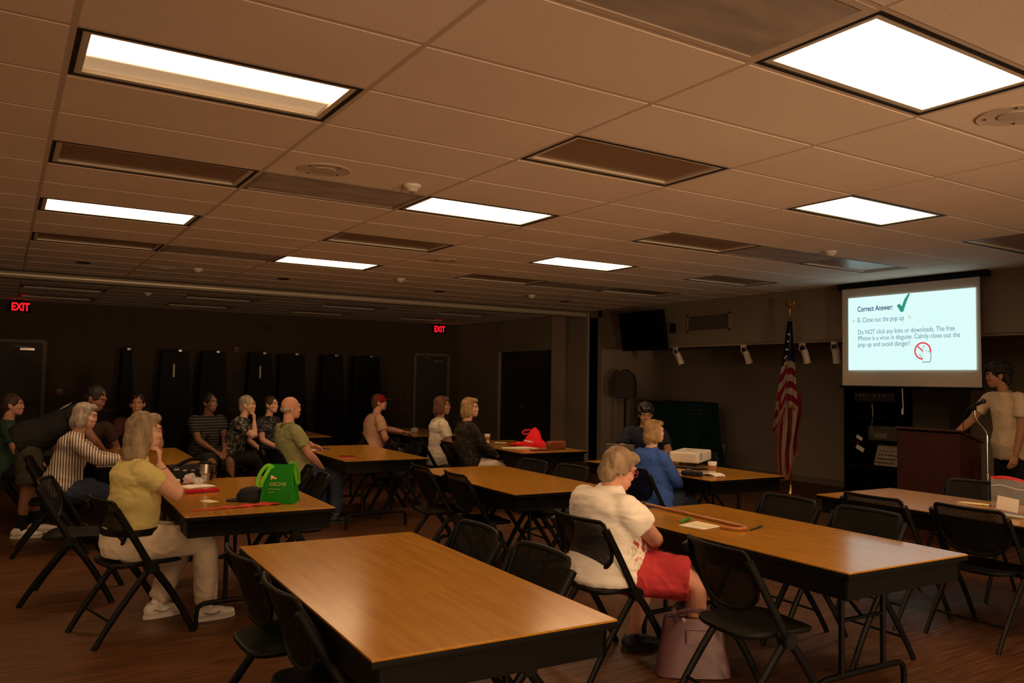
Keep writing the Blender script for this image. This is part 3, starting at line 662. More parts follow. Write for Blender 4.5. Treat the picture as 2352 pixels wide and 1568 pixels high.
# snack wrapper, napkin, papers, red box, note, cap, scarf
t = thing('snack_wrapper', 'crumpled clear snack wrapper with red print beside mug', 'wrapper', (1.255, 6.60, TZ), 0)
for i, (x, y, r, m) in enumerate(((0, 0, .05, M_CLEAR), (.05, -.06, .035, M_CLEAR), (-.01, .005, .028, mat('wrapper_red', (.6, .04, .03), .3)))):
    mb = MB().ell((x, y, r*.8), (r, r, r*.8), n=18)
    for v in mb.bm.verts:
        v.co += (v.co-V((x, y, r*.8)))*(noise.noise(v.co*60+V((i, 0, 0)))*.45); v.co.z = max(.001, v.co.z)
    mb.build(['foil', 'foil', 'red_label'][i], m, t, angle=.3)
crumpled('paper_napkin', 'crumpled white napkin behind snack wrapper', 'napkin', 1.16, 6.72, .05, M_PAPER, 9, sq=.35)
flat('paper_sheets', 'white paper sheets beside the red glasses case', 'papers', [(1.13, 6.50), (1.20, 6.33), (1.40, 6.40), (1.34, 6.56)], M_PAPER, th=.004, crumple=.006)
t = thing('glasses_case', 'red translucent glasses case lying on table', 'case', (1.24, 6.10, TZ), .17)
MB().box((0, 0, .014), (.235, .05, .026), bev=.006).build('lid', mat('red_acrylic', (.55, .008, .03), .15), t); MB().box((0, 0, .0055), (.239, .054, .009), bev=.003).build('base', mat('red_acrylic_dark', (.28, .005, .015), .15), t)
flat('sticky_note', 'small cream note on table in front of yellow shirt woman', 'note', rect(1.20, 5.655, .075, .115, .38), M_CREAM)
t = thing('baseball_cap', 'dark navy cap lying on table against green tote', 'cap', (1.455, 5.56, TZ), -.45)
mb = MB().lathe([(.085, .0), (.092, .012), (.090, .045), (.072, .078), (.035, .092), (0, .094)], n=28); bmesh.ops.scale(mb.bm, vec=(1.1, .95, 1), verts=mb.bm.verts)
for v in mb.bm.verts: v.co += V((.006, .004, .008))*noise.noise(v.co*22)*(1 if v.co.z > .02 else 0)
navy = cloth('navy_cloth', (.020, .020, .026), .8); mb.build('crown', navy, t)
MB().prism([(-.075, -.06), (-.13, -.06), (-.165, -.03), (-.17, .02), (-.14, .055), (-.075, .06)], .004, .009, bev=.002).build('brim', navy, t)
MB().ell((0, 0, .094), (.008, .008, .005)).build('button', navy, t); MB().box((.095, 0, .02), (.01, .03, .012), bev=.003).build('buckle', M_STEEL, t)
def scarf_fn(u, v):
    x = 1.015+u*.56; y = 5.285+u*.055+(v-.5)*(.012+.05*u)+.006*math.sin(u*21)
    return V((x, y, TZ+.004+abs(.012*math.sin(u*15+v*2.0))*(.2+u)*(.4+v)))
tag(MB().sheet(scarf_fn, 70, 5, .002).build('ribbon', cloth('red_ribbon', (.55, .05, .035), .7)), 'twisted red ribbon lying along table edge beside green tote', 'ribbon')
# phone table
t = thing('mobile_phone', 'dark phone in a red case on table', 'phone', (3.105, 8.165, TZ), -.45)
MB().box((0, 0, .006), (.165, .08, .011), bev=.004).build('case', mat('phone_red', (.42, .02, .02), .4), t); MB().box((0, 0, .0122), (.150, .070, .002), bev=.0008).build('display', mat('black_glass', (.006, .006, .008), .08), t)
pen('blue pen lying on table before the green polo man', (3.217, 9.26), (3.246, 9.08), mat('pen_blue', (.03, .04, .35), .4))
flat('paper_slip', 'small white paper slip under green polo man\'s hand', 'paper', rect(3.05, 9.10, .10, .14, .2), M_PAPER)
# red bag table
def redbag():
    t = thing('red_bag', 'slumped red cloth bag with white lettering on table', 'bag', (5.73, 8.60, TZ), -.95)
    mb = MB(); R = []
    prof = [(0, .20, .10), (.03, .205, .105), (.06, .15, .10), (.10, .11, .085), (.15, .085, .06), (.20, .055, .035), (.235, .02, .012), (.245, .004, .003)]
    for k, (z, a, b) in enumerate(prof):
        off = .02+.10*(z/.245)
        ring = []
        for i in range(28):
            an = 2*PI*i/28; p = V((off*.2+a*math.cos(an), b*math.sin(an), z+.001)); q = 1+.16*noise.noise(V((math.cos(an)*2, math.sin(an)*2, z*12)))
            ring.append(V((p.x*q, p.y*q, z+.001)))
        R.append(ring)
    o = mb.rings(R).build('bag_body', M_RED, t, angle=1.2)
    MB().tube([(-.01, 0, .20), (-.05, 0, .215), (-.12, .0, .20), (-.15, .0, .175), (-.12, -.01, .15), (-.05, -.005, .16), (-.02, 0, .17)], .009, 8, 2, flat=((0, 1, 0), .5)).build('strap', M_RED, t)
    for i, (x, y, z, r) in enumerate(((-.24, -.02, .02, .07), (-.17, -.06, .03, .055))): MB().ell((x, y, z), (r, r*.7, z-.002), n=14).build('fold', M_RED, o)
    M = Matrix.Translation((-.075, -.108, .072)) @ Matrix.Rotation(.12, 4, 'Y') @ Matrix.Rotation(PI/2-.35, 4, 'X')
    text_obj('lettering', 'WOMAN', .028, mat('white_print', (.85, .82, .78), .7), o, M, .0008, .0006)
redbag()
flat('paper_sheets', 'white papers in front of the red bag', 'papers', [(5.25, 8.58), (5.42, 8.36), (5.63, 8.33), (5.60, 8.55)], M_PAPER, th=.008, crumple=.008)
flat('envelope', 'cream envelope under papers by the red bag', 'envelope', rect(5.36, 8.48, .26, .10, -.9), M_CREAM, th=.0015)
t = thing('leather_purse', 'brown leather purse on table beside red bag', 'purse', (5.76, 8.13, TZ), .05)
mb = MB().box((0, 0, .055), (.26, .11, .105), bev=.04, seg=4)
mb.build('purse_body', mat('brown_leather', (.22, .062, .022), .4, bump=(90, .2)), t)
MB().box((-.02, -.052, .062), (.20, .014, .07), Matrix.Rotation(.15, 4, 'X'), bev=.006).build('flap', mat('brown_leather', (.2, .06, .02)), t)
MB().tube([(-.14, -.02, .05), (-.19, -.05, .02), (-.16, -.09, .012), (-.05, -.10, .012)], .007, 8, 1).build('strap', mat('brown_leather_dark', (.09, .025, .012), .5), t); MB().lathe([(.008, 0), (.012, 0), (.012, .004), (.008, .004)], (-.11, -.085, .012), 12).build('buckle', M_BRASS, t)
flat('notebook', 'flat dark brown notebook beside brown purse', 'notebook', rect(5.50, 8.10, .22, .12, .1), mat('brown_cover', (.09, .03, .018), .5), th=.010)
# projector table
t = thing('projector', 'white video projector tilted on a dark stand', 'projector', (6.03, 6.12, TZ+.03), .40)
Mt = Matrix.Rotation(-.05, 4, 'Y') @ Matrix.Rotation(.0, 4, 'X')
MB().box((0, 0, .062), (.36, .31, .105), Mt, bev=.018, seg=3).build('case', M_WHITEP, t)
MB().box((-.10, -.156, .07), (.05, .003, .065)).build('sticker', mat('sticker', (.42, .38, .42), .6), t)
MB().cyl((.175, .06, .075), (.20, .06, .077), .04, n=20).build('lens', mat('lens_glass', (.02, .02, .03), .05), t)
for x in (-.14, .13): MB().cyl((x, -.1, -.028), (x, -.1, .02), .014, n=12).build('foot', M_BLACK, t)
MB().cyl((0, .11, -.028), (0, .11, .02), .014, n=12).build('foot', M_BLACK, t)
for i in range(5): MB().box((-.02+.012*i, -.02+.05*i*.3, .117), (.03, .006, .002)).build('button', mat('grey_plastic', (.25, .23, .2), .6), t)
flat('black_tray', 'flat black tablet under the front of the projector', 'tablet', rect(5.76, 5.84, .15, .30, .1), M_BLACK, th=.012)
t = thing('computer_mouse', 'dark grey mouse beside the projector', 'mouse', (5.50, 5.60, TZ), .9)
mb = MB().ell((0, 0, .012), (.055, .032, .024)); [setattr(v.co, 'z', max(v.co.z, .001)) for v in mb.bm.verts]; mb.build('shell', mat('mouse_grey', (.06, .055, .05), .3), t); MB().cyl((.025, -.004, .033), (.025, .004, .033), .006, n=12).build('wheel', M_BLACK, t)
t = thing('zip_pouch', 'black pouch with strap on near edge of projector table', 'pouch', (5.31, 5.37, TZ), -1.2)
MB().box((0, 0, .022), (.19, .07, .042), bev=.018, seg=3).build('pouch_body', cloth('black_canvas', (.02, .02, .02)), t)
MB().tube([(.06, -.03, .03), (.05, -.075, .02), (.03, -.10, -.05), (.0, -.105, -.17), (-.02, -.105, -.28)], .006, 6, 1, flat=((0, 1, 0), .3)).build('strap', M_BLACK, t); MB().box((-.0, -.108, -.19), (.018, .006, .02)).build('buckle', M_STEEL, t)
flat('red_strip', 'small red paper strip beside the mouse', 'paper strip', rect(5.37, 5.60, .05, .15, .2), mat('red_paper', (.6, .05, .05), .7))
def napkin_fn(u, v): return V((5.44+.14*u+.02*math.sin(v*6), 5.20+.24*v, TZ+.003+.028*max(0, math.sin((1-v)*3.2)-.5)+.006*math.sin(u*9+v*5)**2))
tag(MB().sheet(napkin_fn, 12, 12, .0015).build('paper_napkin', M_PAPER), 'crumpled white napkin beside cup on projector table', 'napkin')
cb = MB(); random.seed(3)
for k in range(9):
    pts = [(random.uniform(-.16, .16), random.uniform(-.14, .14), .006+.02*random.random()+.006*k*.5) for _ in range(6)]; cb.tube(pts, .0045, 6, 2)
tag(cb.build('cable_bundle', M_BLACK, loc=(5.72, 6.40, TZ)), 'tangle of black cables behind the blue cardigan woman', 'cables')
t = thing('laptop', 'silver laptop half hidden behind the blue cardigan woman', 'laptop', (5.60, 6.68, TZ), toward(-.75, -.6))
MB().box((0, 0, .009), (.32, .22, .016), bev=.004).build('base', M_STEEL, t); MB().box((0, .13, .100), (.30, .008, .19), Matrix.Rotation(-.35, 4, 'X'), bev=.003).build('lid', mat('silver_lid', (.12, .115, .11), .4, .3), t)
MB().box((0, -.015, .0175), (.26, .10, .002)).build('keyboard', M_BLACK, t)
# cane table
t = thing('walking_cane', 'brown wooden walking cane lying across table', 'cane', (0, 0, TZ+.013), 0)
wd = NT('cane_wood', rough=0.25, spec=.5); nn = wd.n('ShaderNodeTexNoise', Scale=9.0, Detail=3.0); wd.l(wd.coords((8, 1, 8)), nn.inputs['Vector']); wd.l(wd.ramp(nn.outputs['Fac'], [(.3, (.30, .10, .025)), (.7, (.46, .18, .05))]), wd.b.inputs['Base Color'])
MB().tube([(3.722, 4.21, 0), (3.70, 3.80, 0), (3.672, 3.34, 0), (3.664, 3.285, 0), (3.64, 3.245, 0), (3.60, 3.235, 0), (3.565, 3.25, 0), (3.545, 3.29, 0), (3.54, 3.345, 0)], [.0095, .010, .0105, .0105, .0105, .0105, .0105, .0105, .0105], 12, 2).build('shaft', wd.m, t)
MB().cyl((3.7205, 4.19, 0), (3.723, 4.235, 0), .0155, .0165, 14, .003).build('rubber_tip', mat('rubber_brown', (.07, .045, .03), .7), t)
pen('green marker pen beside papers on cane table', (3.594, 3.655), (3.452, 3.59), mat('marker_green', (.04, .24, .03), .4), .008)
flat('paper_sheets', 'white paper sheet beside the cane', 'paper', [(3.40, 3.545), (3.43, 3.37), (3.60, 3.40), (3.60, 3.60)], M_PAPER)
flat('sticky_note', 'cream note lying on white sheet beside the cane', 'note', rect(3.53, 3.475, .09, .13, .3), M_CREAM, z=TZ+.002, crumple=.004)
pen('thin dark pen lying right of the cane handle', (3.80, 3.275), (3.64, 3.222), mat('pen_dark', (.02, .017, .015), .4), .0055)
# zip bag table
t = thing('zip_bag', 'clear plastic zip bag with red seal standing on table', 'bag', (5.80, 2.86, TZ), -1.38)
def zb(side):
    def f(u, v):
        bul = .05*(1-v)**.6*math.sin(PI*u); return V(((u-.5)*.27*(1-.0*v), side*bul*(1 if v < .98 else 0)+.01*noise.noise(V((u*5, v*5, side*3))), .003+v*.215+.012*math.sin(u*5)*v))
    return f
M_ZIP = clear_mat('zip_plastic', (.97, .96, .94), .86, .12)
b = MB().sheet(zb(1), 16, 14).sheet(zb(-1), 16, 14).build('bag_film', M_ZIP, t)
MB().tube([(x, 0.004*math.sin(x*30), .218+.012*math.sin((x/.27+.5)*5)) for x in np.linspace(-.135, .135, 12)], .011, 8, 0, flat=((0, 1, 0), .25)).build('zip_seal', mat('zip_red', (.6, .03, .04), .4), t)
MB().tube([(x, -.012, .168+.01*math.sin((x/.27+.5)*7)) for x in np.linspace(-.13, .13, 10)], .0022, 6).build('zip_track', M_PAPER, t)
MB().box((-.03, -.02, .055), (.13, .002, .09), Matrix.Rotation(.12, 4, 'Y')).build('paper_inside', M_PAPER, t)
flat('paper_napkin', 'folded yellowish napkin beside the zip bag', 'napkin', [(5.90, 3.30), (5.97, 3.27), (6.00, 3.12), (5.95, 3.09), (5.91, 3.16)], M_CREAM, th=.006, crumple=.008)
pen('blue pen tip between napkin and zip bag', (5.95, 3.09), (5.94, 2.97), mat('pen_navy', (.03, .03, .16), .4), .006)
pen('pale green marker at right edge before the zip bag', (5.60, 2.83), (5.60, 2.69), mat('marker_pale', (.45, .52, .33), .4), .008)
pen('grey marker at right edge, nearest of two', (5.56, 2.81), (5.55, 2.68), mat('marker_grey', (.36, .34, .27), .4), .008); pen('blue marker at right edge behind the pale green one', (5.66, 2.86), (5.65, 2.72), mat('pen_violet', (.10, .09, .25), .4), .008)

# pink handbag on the floor
t = thing('handbag', 'pink leather handbag standing on the floor', 'handbag', (3.225, 3.25, 0), -.60)
pk = mat('pink_leather', (.105, .042, .052), .45, bump=(120, .12)); R = []
for z in np.linspace(0, .30, 10):
    k = z/.30; a, b = .20-.045*k, .085-.045*k; ring = []
    for i in range(32):
        an = 2*PI*i/32; c, s = math.cos(an), math.sin(an); e = .5
        ring.append(V((math.copysign(abs(c)**e, c)*a, math.copysign(abs(s)**e, s)*b*(1-.10*math.sin(PI*k)*abs(c)), z+.006)))
    R.append(ring)
R2 = [[V((p.x*.9, p.y*.86, p.z)) for p in R[-1]], [V((p.x*.9, p.y*.8, p.z-.05)) for p in R[-1]]]
bo = MB().rings(R+R2).build('bag_body', pk, t)
for sy, lean in ((-1, -.03), (1, .03)): MB().tube([(-.095, sy*.038, .275), (-.10, sy*.046, .33), (-.06, sy*.05+lean, .362), (.06, sy*.05+lean, .362), (.10, sy*.046, .33), (.095, sy*.038, .275)], .013, 8, 2, flat=((0, 1, 0), .3)).build('handle', pk, t)
MB().box((.03, -.064, .215), (.15, .004, .07), Matrix.Rotation(-.15, 4, 'X'), bev=.0018).build('pocket', pk, t)
MB().lathe([(0, 0), (.014, 0), (.014, .004), (0, .005)], (-.06, -.048, .30), 16, Matrix.Rotation(PI/2, 4, 'X')).build('snap', mat('dull_metal', (.35, .25, .25), .35, .9), t)
for x in (-.15, .15):
    for y in (-.05, .05): MB().lathe([(0, 0), (.01, 0), (.01, .008), (0, .008)], (x, y, 0), 10).build('stud_foot', M_BRASS, t)

# ------------------------------------------------------------------ projection screen
SX = 9.44
def on_screen(y, z, dx=0.0, s=1.0, rot=0.0): return Matrix(((0, 0, -1, SX-dx), (-1, 0, 0, y), (0, 1, 0, z), (0, 0, 0, 1))) @ Matrix.Rotation(rot, 4, 'Z') @ Matrix.Scale(s, 4)
def fit_text(name, s, y0, y1, z, h, m, parent, dx, bold=0.0, rot=0.0):
    o = text_obj(name, s, h/0.70, m, parent, Matrix(), 0.0003, bold)
    w_ = max(v.co.x for v in o.data.vertices); k = (y0-y1)/w_
    o.data.transform(on_screen(y0, z, dx, 1, rot) @ Matrix.Diagonal((k, 1, 1, 1))); return o
scr = thing('projection_screen', 'pull-down projection screen showing a lit slide', 'projection screen', (0, 0, 0))
MB().box((SX+.03, 5.88, 2.880), (.08, 1.96, .07), bev=.01).build('case', M_BLKM, scr)
MB().sheet(lambda u, v: V((SX+.010*math.sin(PI*u)*v*v+.004*math.sin(u*9)*v, 6.785-1.795*u-.012*v*(u > .9), 2.85-1.29*v)), 24, 16, .0015).build('screen_fabric', mat('screen_white', (.62, .56, .48), .9), scr)
MB().cyl((SX, 6.82, 1.562), (SX, 4.97, 1.562), .016, n=12).build('bottom_bar', M_BLKM, scr)
MB().tube([(SX-.02, 5.93, 1.55), (SX-.02, 5.925, 1.40), (SX-.02, 5.92, 1.32), (SX-.02, 5.93, 1.24)], .006, 8).tube([(SX-.02, 5.93, 1.30), (SX-.02, 5.93, 1.23)], .013, 8).build('pull_cord', M_PAPER, scr)
def img_mat():
    g = NT('projected_light', col=(.02, .02, .02), rough=.9, emit=(.72, .98, .96), estr=1.0); return g.m
img = MB().box((SX-.0135, 5.858, 2.250), (.003, 1.655, .945)).build('projected_slide', img_mat(), scr)
def em(name, c, s=1.0): return mat(name, (.01, .01, .01), .9, emit=c, estr=s)
M_INK = em('slide_ink', (.055, .13, .21)); M_INK2 = em('slide_ink_light', (.13, .235, .32)); D = .0165
fit_text('slide_text', 'Correct Answer:', 6.550, 6.055, 2.538, .066, M_INK, img, D, .0022, .0)
fit_text('slide_text', 'B. Close out the pop up', 6.550, 5.905, 2.395, .064, M_INK2, img, D)
fit_text('slide_text', 'Do NOT click any links or downloads. The free', 6.546, 5.273, 2.240, .060, M_INK2, img, D)
fit_text('slide_text', 'IPhone is a virus in disguise. Calmly close out the', 6.546, 5.212, 2.161, .060, M_INK2, img, D)
fit_text('slide_text', 'pop up and avoid danger!', 6.546, 5.828, 2.080, .060, M_INK2, img, D)
def decal(name, polys, m):
    mb = MB()
    for p in polys: mb.prism(p, 0, .0006)
    o = mb.build(name, m, img, smooth=False); return o
ck = decal('check_mark', [[(0, .075), (.035, .095), (.065, .06), (.10, .145), (.155, .215), (.175, .205), (.13, .115), (.085, -.01), (.05, -.01)]], em('slide_green', (.03, .30, .20))); ck.data.transform(on_screen(5.998, 2.508, D))
def star4(s): return [(math.cos(i*PI/4)*(s if i % 2 == 0 else s*.16), math.sin(i*PI/4)*(s if i % 2 == 0 else s*.16)) for i in range(8)]
for y, z in ((6.602, 2.419), (5.831, 2.430)): o = decal('sparkle', [star4(.036)], em('slide_gold', (.80, .50, .10))); o.data.transform(on_screen(y, z, D))
mb = MB(); R = [[], []]
for i in range(48): a = 2*PI*i/48; R[0].append(V((.107*math.cos(a), .107*math.sin(a), 0))); R[1].append(V((.088*math.cos(a), .088*math.sin(a), 0)))
mb.rings(R, False, False).box((0, 0, 0), (.19, .016, .0004), -.75); o = mb.build('no_sign', em('slide_red', (.78, .06, .07)), img, smooth=False); o.data.transform(on_screen(5.667, 2.008, D))
hand_px = [(-.035, -.10), (-.035, -.055), (-.062, -.03), (-.072, -.005), (-.055, .002), (-.03, -.022), (-.03, .075), (-.018, .088), (-.005, .075), (-.005, .03), (.012, .036), (.022, .022), (.036, .03), (.046, .014), (.06, .018), (.068, .0), (.068, -.05), (.055, -.10)]
o = decal('hand_outline', [[(x*1.07, (y+.01)*1.06-.01) for x, y in hand_px]], em('slide_black', (.02, .04, .05))); o.data.transform(on_screen(5.632, 1.975, D+.0006))
o = decal('hand_pointer', [[(x*.98, (y+.01)*.985-.01) for x, y in hand_px]], em('slide_white', (.74, .95, .92))); o.data.transform(on_screen(5.632, 1.975, D+.0014))

# ------------------------------------------------------------------ right wall, alcove and stage things
t = thing('wall_television', 'black flat television mounted high on right wall, tilted', 'television', (9.32, 10.62, 2.46), 0)
Rt = Matrix.Rotation(-.17, 4, 'Y')
MB().box((0, 0, 0), (.06, 1.13, .68), Rt, bev=.008).build('case', M_BLACK, t)
MB().box((-.032, 0, .005), (.004, 1.07, .61), Rt).build('display', mat('tv_glass', (.005, .005, .006), .12), t)
MB().box((.16, -.1, 0), (.26, .08, .10), bev=.01).box((.265, -.1, 0), (.02, .3, .3)).box((.10, -.63, .02), (.05, .1, .16), bev=.01).build('wall_bracket', M_BLKM, t)
t = thing('wall_vent', 'louvred air vent on right wall between television and flag', 'vent', (XR, 9.365, 2.555), 0)
mb = MB()
for y, w_ in ((.455, .03), (-.455, .03)): mb.box((-.008, y, 0), (.016, w_, .29))
for z in (.135, -.135): mb.box((-.008, 0, z), (.016, .94, .03))
mb.build('frame', M_WALL, t)
sl = MB()
for i in range(13): sl.box((-.006, 0, -.115+.019*i), (.014, .88, .004), Matrix.Rotation(.6, 4, 'Y'))
sl.build('louvres', M_WALL, t); MB().box((-.001, 0, 0), (.003, .9, .26)).build('backing', M_MATTE, t)
t = thing('light_track', 'pale track rail along the bottom edge of right wall soffit', 'track', (XR+.10, 0, SOF)); MB().box((0, 4.6, -.012), (.035, 12.6, .024)).build('rail', mat('track_white', (.5, .45, .38), .5), t)
def track_head(y, label, tilt):
    t = thing('track_spotlight', label, 'spotlight', (XR+.10, y, SOF-.024), 0, 'unlit white track spotlights')
    MB().box((0, 0, -.02), (.035, .09, .04), bev=.005).build('adapter', M_WHITEP, t)
    Mx = Matrix.Rotation(tilt, 4, 'X') @ Matrix.Rotation(-.28, 4, 'Y')
    MB().lathe([(0, -.10), (.042, -.10), (.045, -.105), (.056, -.30), (.052, -.302), (.05, -.29), (0, -.28)], n=22, M=Mx).build('shade', M_WHITEP, t)
    MB().tube([(0, .03, -.03), (.0, .062, -.08), Mx @ V((0, .056, -.16))], .006, 6, 1).tube([(0, -.03, -.03), (.0, -.062, -.08), Mx @ V((0, -.056, -.16))], .006, 6, 1).build('yoke', M_WHITEP, t)
for y, l, a in ((10.22, 'unlit white spotlight under the television, leftmost', -.22), (8.72, 'unlit white spotlight left of the flag', -.18), (7.63, 'unlit white spotlight just right of the flag', -.1), (7.10, 'unlit white spotlight at left edge of projection screen', .05)): track_head(y, l, a)
t = thing('wall_outlet', 'pale electrical outlet low on alcove wall beyond projector', 'outlet', (XA, 10.46, .42)); MB().box((-.004, 0, 0), (.008, .075, .12), bev=.003).build('cover', M_WHITEP, t); MB().box((-.009, 0, .025), (.003, .03, .03)).box((-.009, 0, -.025), (.003, .03, .03)).build('socket', mat('grey_plastic', (.25, .23, .2)), t)
# loudspeaker and its stand
t = thing('speaker_stand', 'black tripod stand under the loudspeaker in alcove', 'speaker stand', (9.70, 11.52, 0))
MB().cyl((0, 0, .12), (0, 0, 1.27), .018, n=12).build('pole', M_BLKM, t)
for a in range(3): c, s = math.cos(a*2.094+.4), math.sin(a*2.094+.4); MB().cyl((c*.02, s*.02, .62), (c*.42, s*.42, .012), .011, n=8).build('leg', M_BLKM, t)
MB().cyl((0, 0, .58), (0, 0, .66), .03, n=12).build('collar', M_BLACK, t)
t = thing('loudspeaker', 'black loudspeaker on tripod stand below the television', 'loudspeaker', (9.70, 11.52, 1.27), toward(-.75, -.65))
pr = [(-.18, 0), (.18, 0), (.185, .22), (.17, .36), (.10, .45), (.0, .50), (-.10, .49), (-.165, .42), (-.19, .28)]
MB().prism(pr, -.15, .15, Matrix(((1, 0, 0, 0), (0, 0, -1, 0), (0, 1, 0, 0), (0, 0, 0, 1))), bev=.02).build('cabinet', mat('speaker_plastic', (.012, .012, .012), .6), t)
MB().prism([(x*.86, .03+z*.68) for x, z in pr], -.156, -.15, Matrix(((1, 0, 0, 0), (0, 0, 1, 0), (0, 1, 0, 0), (0, 0, 0, 1)))).build('grille', M_MATTE, t)
MB().tube([(-.09, 0, .48), (-.06, 0, .525), (.04, 0, .525), (.08, 0, .47)], .012, 8, 1).build('handle', M_BLACK, t); MB().box((0, -.158, .09), (.03, .004, .02)).build('badge', M_STEEL, t)
# upright piano under a teal cloth
t = thing('covered_piano', 'upright piano-shaped bulk under a dark teal cloth cover', 'covered piano', (10.45, 10.95, 0))
tl = cloth('teal_cover', (.006, .040, .036), .9)
mb = MB(); R = []
for z in np.linspace(.03, 1.22, 14):
    k = z/1.22; a, b = .30+.02*(1-k), .80+.08*(1-k)+.16*max(0, .55-k); ring = []
    for i in range(48):
        an = 2*PI*i/48; c, s = math.cos(an), math.sin(an); e = .28; fo = 1+.025*(1-k)*math.sin(an*14)
        zz = z - (.10*max(0, (s-.55)/.45)*k**4); ring.append(V((math.copysign(abs(c)**e, c)*a*fo, math.copysign(abs(s)**e, s)*b*fo, zz)))
    R.append(ring)
R.append([V((p.x*.93, p.y*.96, p.z+.018)) for p in R[-1]]); mb.rings(R).build('cover', tl, t)
for x in (-.2, .2):
    for y in (-.7, .7): MB().cyl((x, y-.015, .03), (x, y+.015, .03), .03, n=12).build('caster', M_BRASS, t)
t = thing('music_stand', 'black music stand with flat desk beyond the projector', 'music stand', (9.25, 9.2, 0), toward(-.6, -.8))
MB().cyl((0, 0, .03), (0, 0, 1.10), .013, n=10).build('post', M_BLKM, t); MB().box((0, .0, 1.135), (.52, .34, .012), Matrix.Rotation(.10, 4, 'X'), bev=.004).box((0, -.165, 1.135), (.52, .012, .05)).box((0, 0, 1.10), (.06, .08, .06), bev=.01).build('desk', M_BLKM, t)
for a in range(3): c, s = math.cos(a*2.094), math.sin(a*2.094); MB().cyl((0, 0, .12), (c*.27, s*.27, .01), .009, n=8).build('leg', M_BLKM, t)
MB().cyl((0, 0, .68), (0, 0, .80), .018, n=10).tube([(-.2, 0, .73), (0, 0, .74)], .008, 6).build('clutch', M_BLKM, t)
# flag
t = thing('flag', 'american flag hanging from a wooden pole on brass base', 'flag', (9.44, 7.62, 0), 0)
MB().lathe([(0, 0), (.16, 0), (.165, .012), (.12, .03), (.05, .045), (.03, .08), (.024, .16), (.018, .175), (0, .176)], n=28).build('base', M_BRASS, t)
MB().cyl((0, 0, .16), (-.02, 0, 2.56), .0145, .0125, 12).build('pole', mat('pole_wood', (.10, .03, .012), .35), t)
mb = MB().lathe([(0, 0), (.022, 0), (.016, .03), (.012, .09), (.02, .11), (.014, .125), (0, .13)], (-.02, 0, 2.54), 14)
mb.ell((-.02, 0, 2.70), (.016, .03, .035)).ell((-.02, .045, 2.715), (.008, .035, .05), Matrix.Rotation(-.5, 4, 'X')).ell((-.02, -.045, 2.715), (.008, .035, .05), Matrix.Rotation(.5, 4, 'X')).ell((-.03, 0, 2.745), (.012, .012, .015)).build('eagle_finial', M_BRASS, t)
FR, FW, FB, FG = cloth('flag_red', (.34, .012, .03), .7), cloth('flag_white', (.62, .52, .42), .7), cloth('flag_blue', (.010, .020, .06), .7), cloth('flag_fringe', (.60, .26, .04), .8)
LAT = V((.66, -.75, 0)); DEP = V((-.75, -.66, 0))
def fold_outer(u, v):
    wd = .035+.165*v; s = (u-.72)*2*wd*.9; z = 2.47 - v*(1.27+.36*max(0, .55-u)/.55 + .05*math.sin(u*7)); return LAT*s + DEP*(.035+.022*math.sin(u*17+v*2)*(.4+v)) + V((0, 0, z))
def fold_inner(u, v):
    wd = .17-.05*v; s = (u-.60)*2*wd+.02*math.sin(v*6); z = 1.45 - v*(1.22-.75*max(0, u-.45)); return LAT*s + DEP*(.012+.016*math.sin(u*15+v*5)) + V((0, 0, z))
fl = MB()
def fsheet(fn, nu, nv, kind):
    vs = [[fl.bm.verts.new(fn(i/nu, j/nv)) for i in range(nu+1)] for j in range(nv+1)]
    for j in range(nv):
        for i in range(nu):
            f = fl.bm.faces.new((vs[j][i], vs[j][i+1], vs[j+1][i+1], vs[j+1][i])); u, v = (i+.5)/nu, (j+.5)/nv
            if kind == 0:
                sh = .0 if u > .5 else .46
                k = (v-.46)/.077; f.material_index = 2 if (v < .46 if u > .5 else v < .40) else (int(math.floor(k+(0 if u > .5 else .9))) % 2 == 0 and 1 or 0)
                if v > .965: f.material_index = 3
            else:
                f.material_index = int(math.floor(u*5)) % 2
                if v > .96 or u < .06: f.material_index = 3
fsheet(fold_outer, 40, 90, 0); fsheet(fold_inner, 30, 40, 1)
bmesh.ops.solidify(fl.bm, geom=fl.bm.faces[:], thickness=.002)
fo_ = fl.build('flag_cloth', [FR, FW, FB, FG], t)
def star5(s): return [(math.sin(i*PI/5)*(s if i % 2 == 0 else s*.4), math.cos(i*PI/5)*(s if i % 2 == 0 else s*.4)) for i in range(10)]
for u, v in ((.30, .27), (.42, .21), (.22, .34), (.36, .35), (.28, .40), (.40, .29), (.45, .14)):
    p = fold_outer(u, v); M = Matrix(((LAT.x, 0, DEP.x, p.x+DEP.x*.006), (LAT.y, 0, DEP.y, p.y+DEP.y*.006), (0, 1, 0, p.z), (0, 0, 0, 1))); MB().prism(star5(.022), 0, .002, M).build('star', FW, fo_)
# equipment rack
t = thing('equipment_rack', 'black audio equipment rack below left of projection screen', 'equipment rack', (10.72, 7.03, 0))
f = MB().box((.27, 0, .85), (.02, .88, 1.62))
for y in (-.44, .44): f.box((0, y, .85), (.56, .03, 1.64))
for z in (.06, .42, .78, 1.12, 1.34, 1.66): f.box((0, 0, z), (.54, .86, .02))
f.build('cabinet', M_MATTE, t, smooth=False)
amp = MB().box((-.02, 0, 1.42), (.44, .62, .12), bev=.004).build('amplifier', mat('amp_black', (.03, .03, .03), .35), t)
for i, y in enumerate((.26, .20, .15, .10, -.02, -.10, -.16)): MB().cyl((-.245, y, 1.44), (-.262, y, 1.44), .014 if i != 1 else .018, n=10).build('knob', M_STEEL, amp)
MB().box((-.02, -.10, .91), (.36, .44, .2), bev=.01).build('storage_box', mat('grey_case', (.07, .065, .055), .5), t)
MB().box((-.205, -.08, .88), (.004, .20, .07)).build('box_label', mat('dull_label', (.2, .17, .13), .7), t)
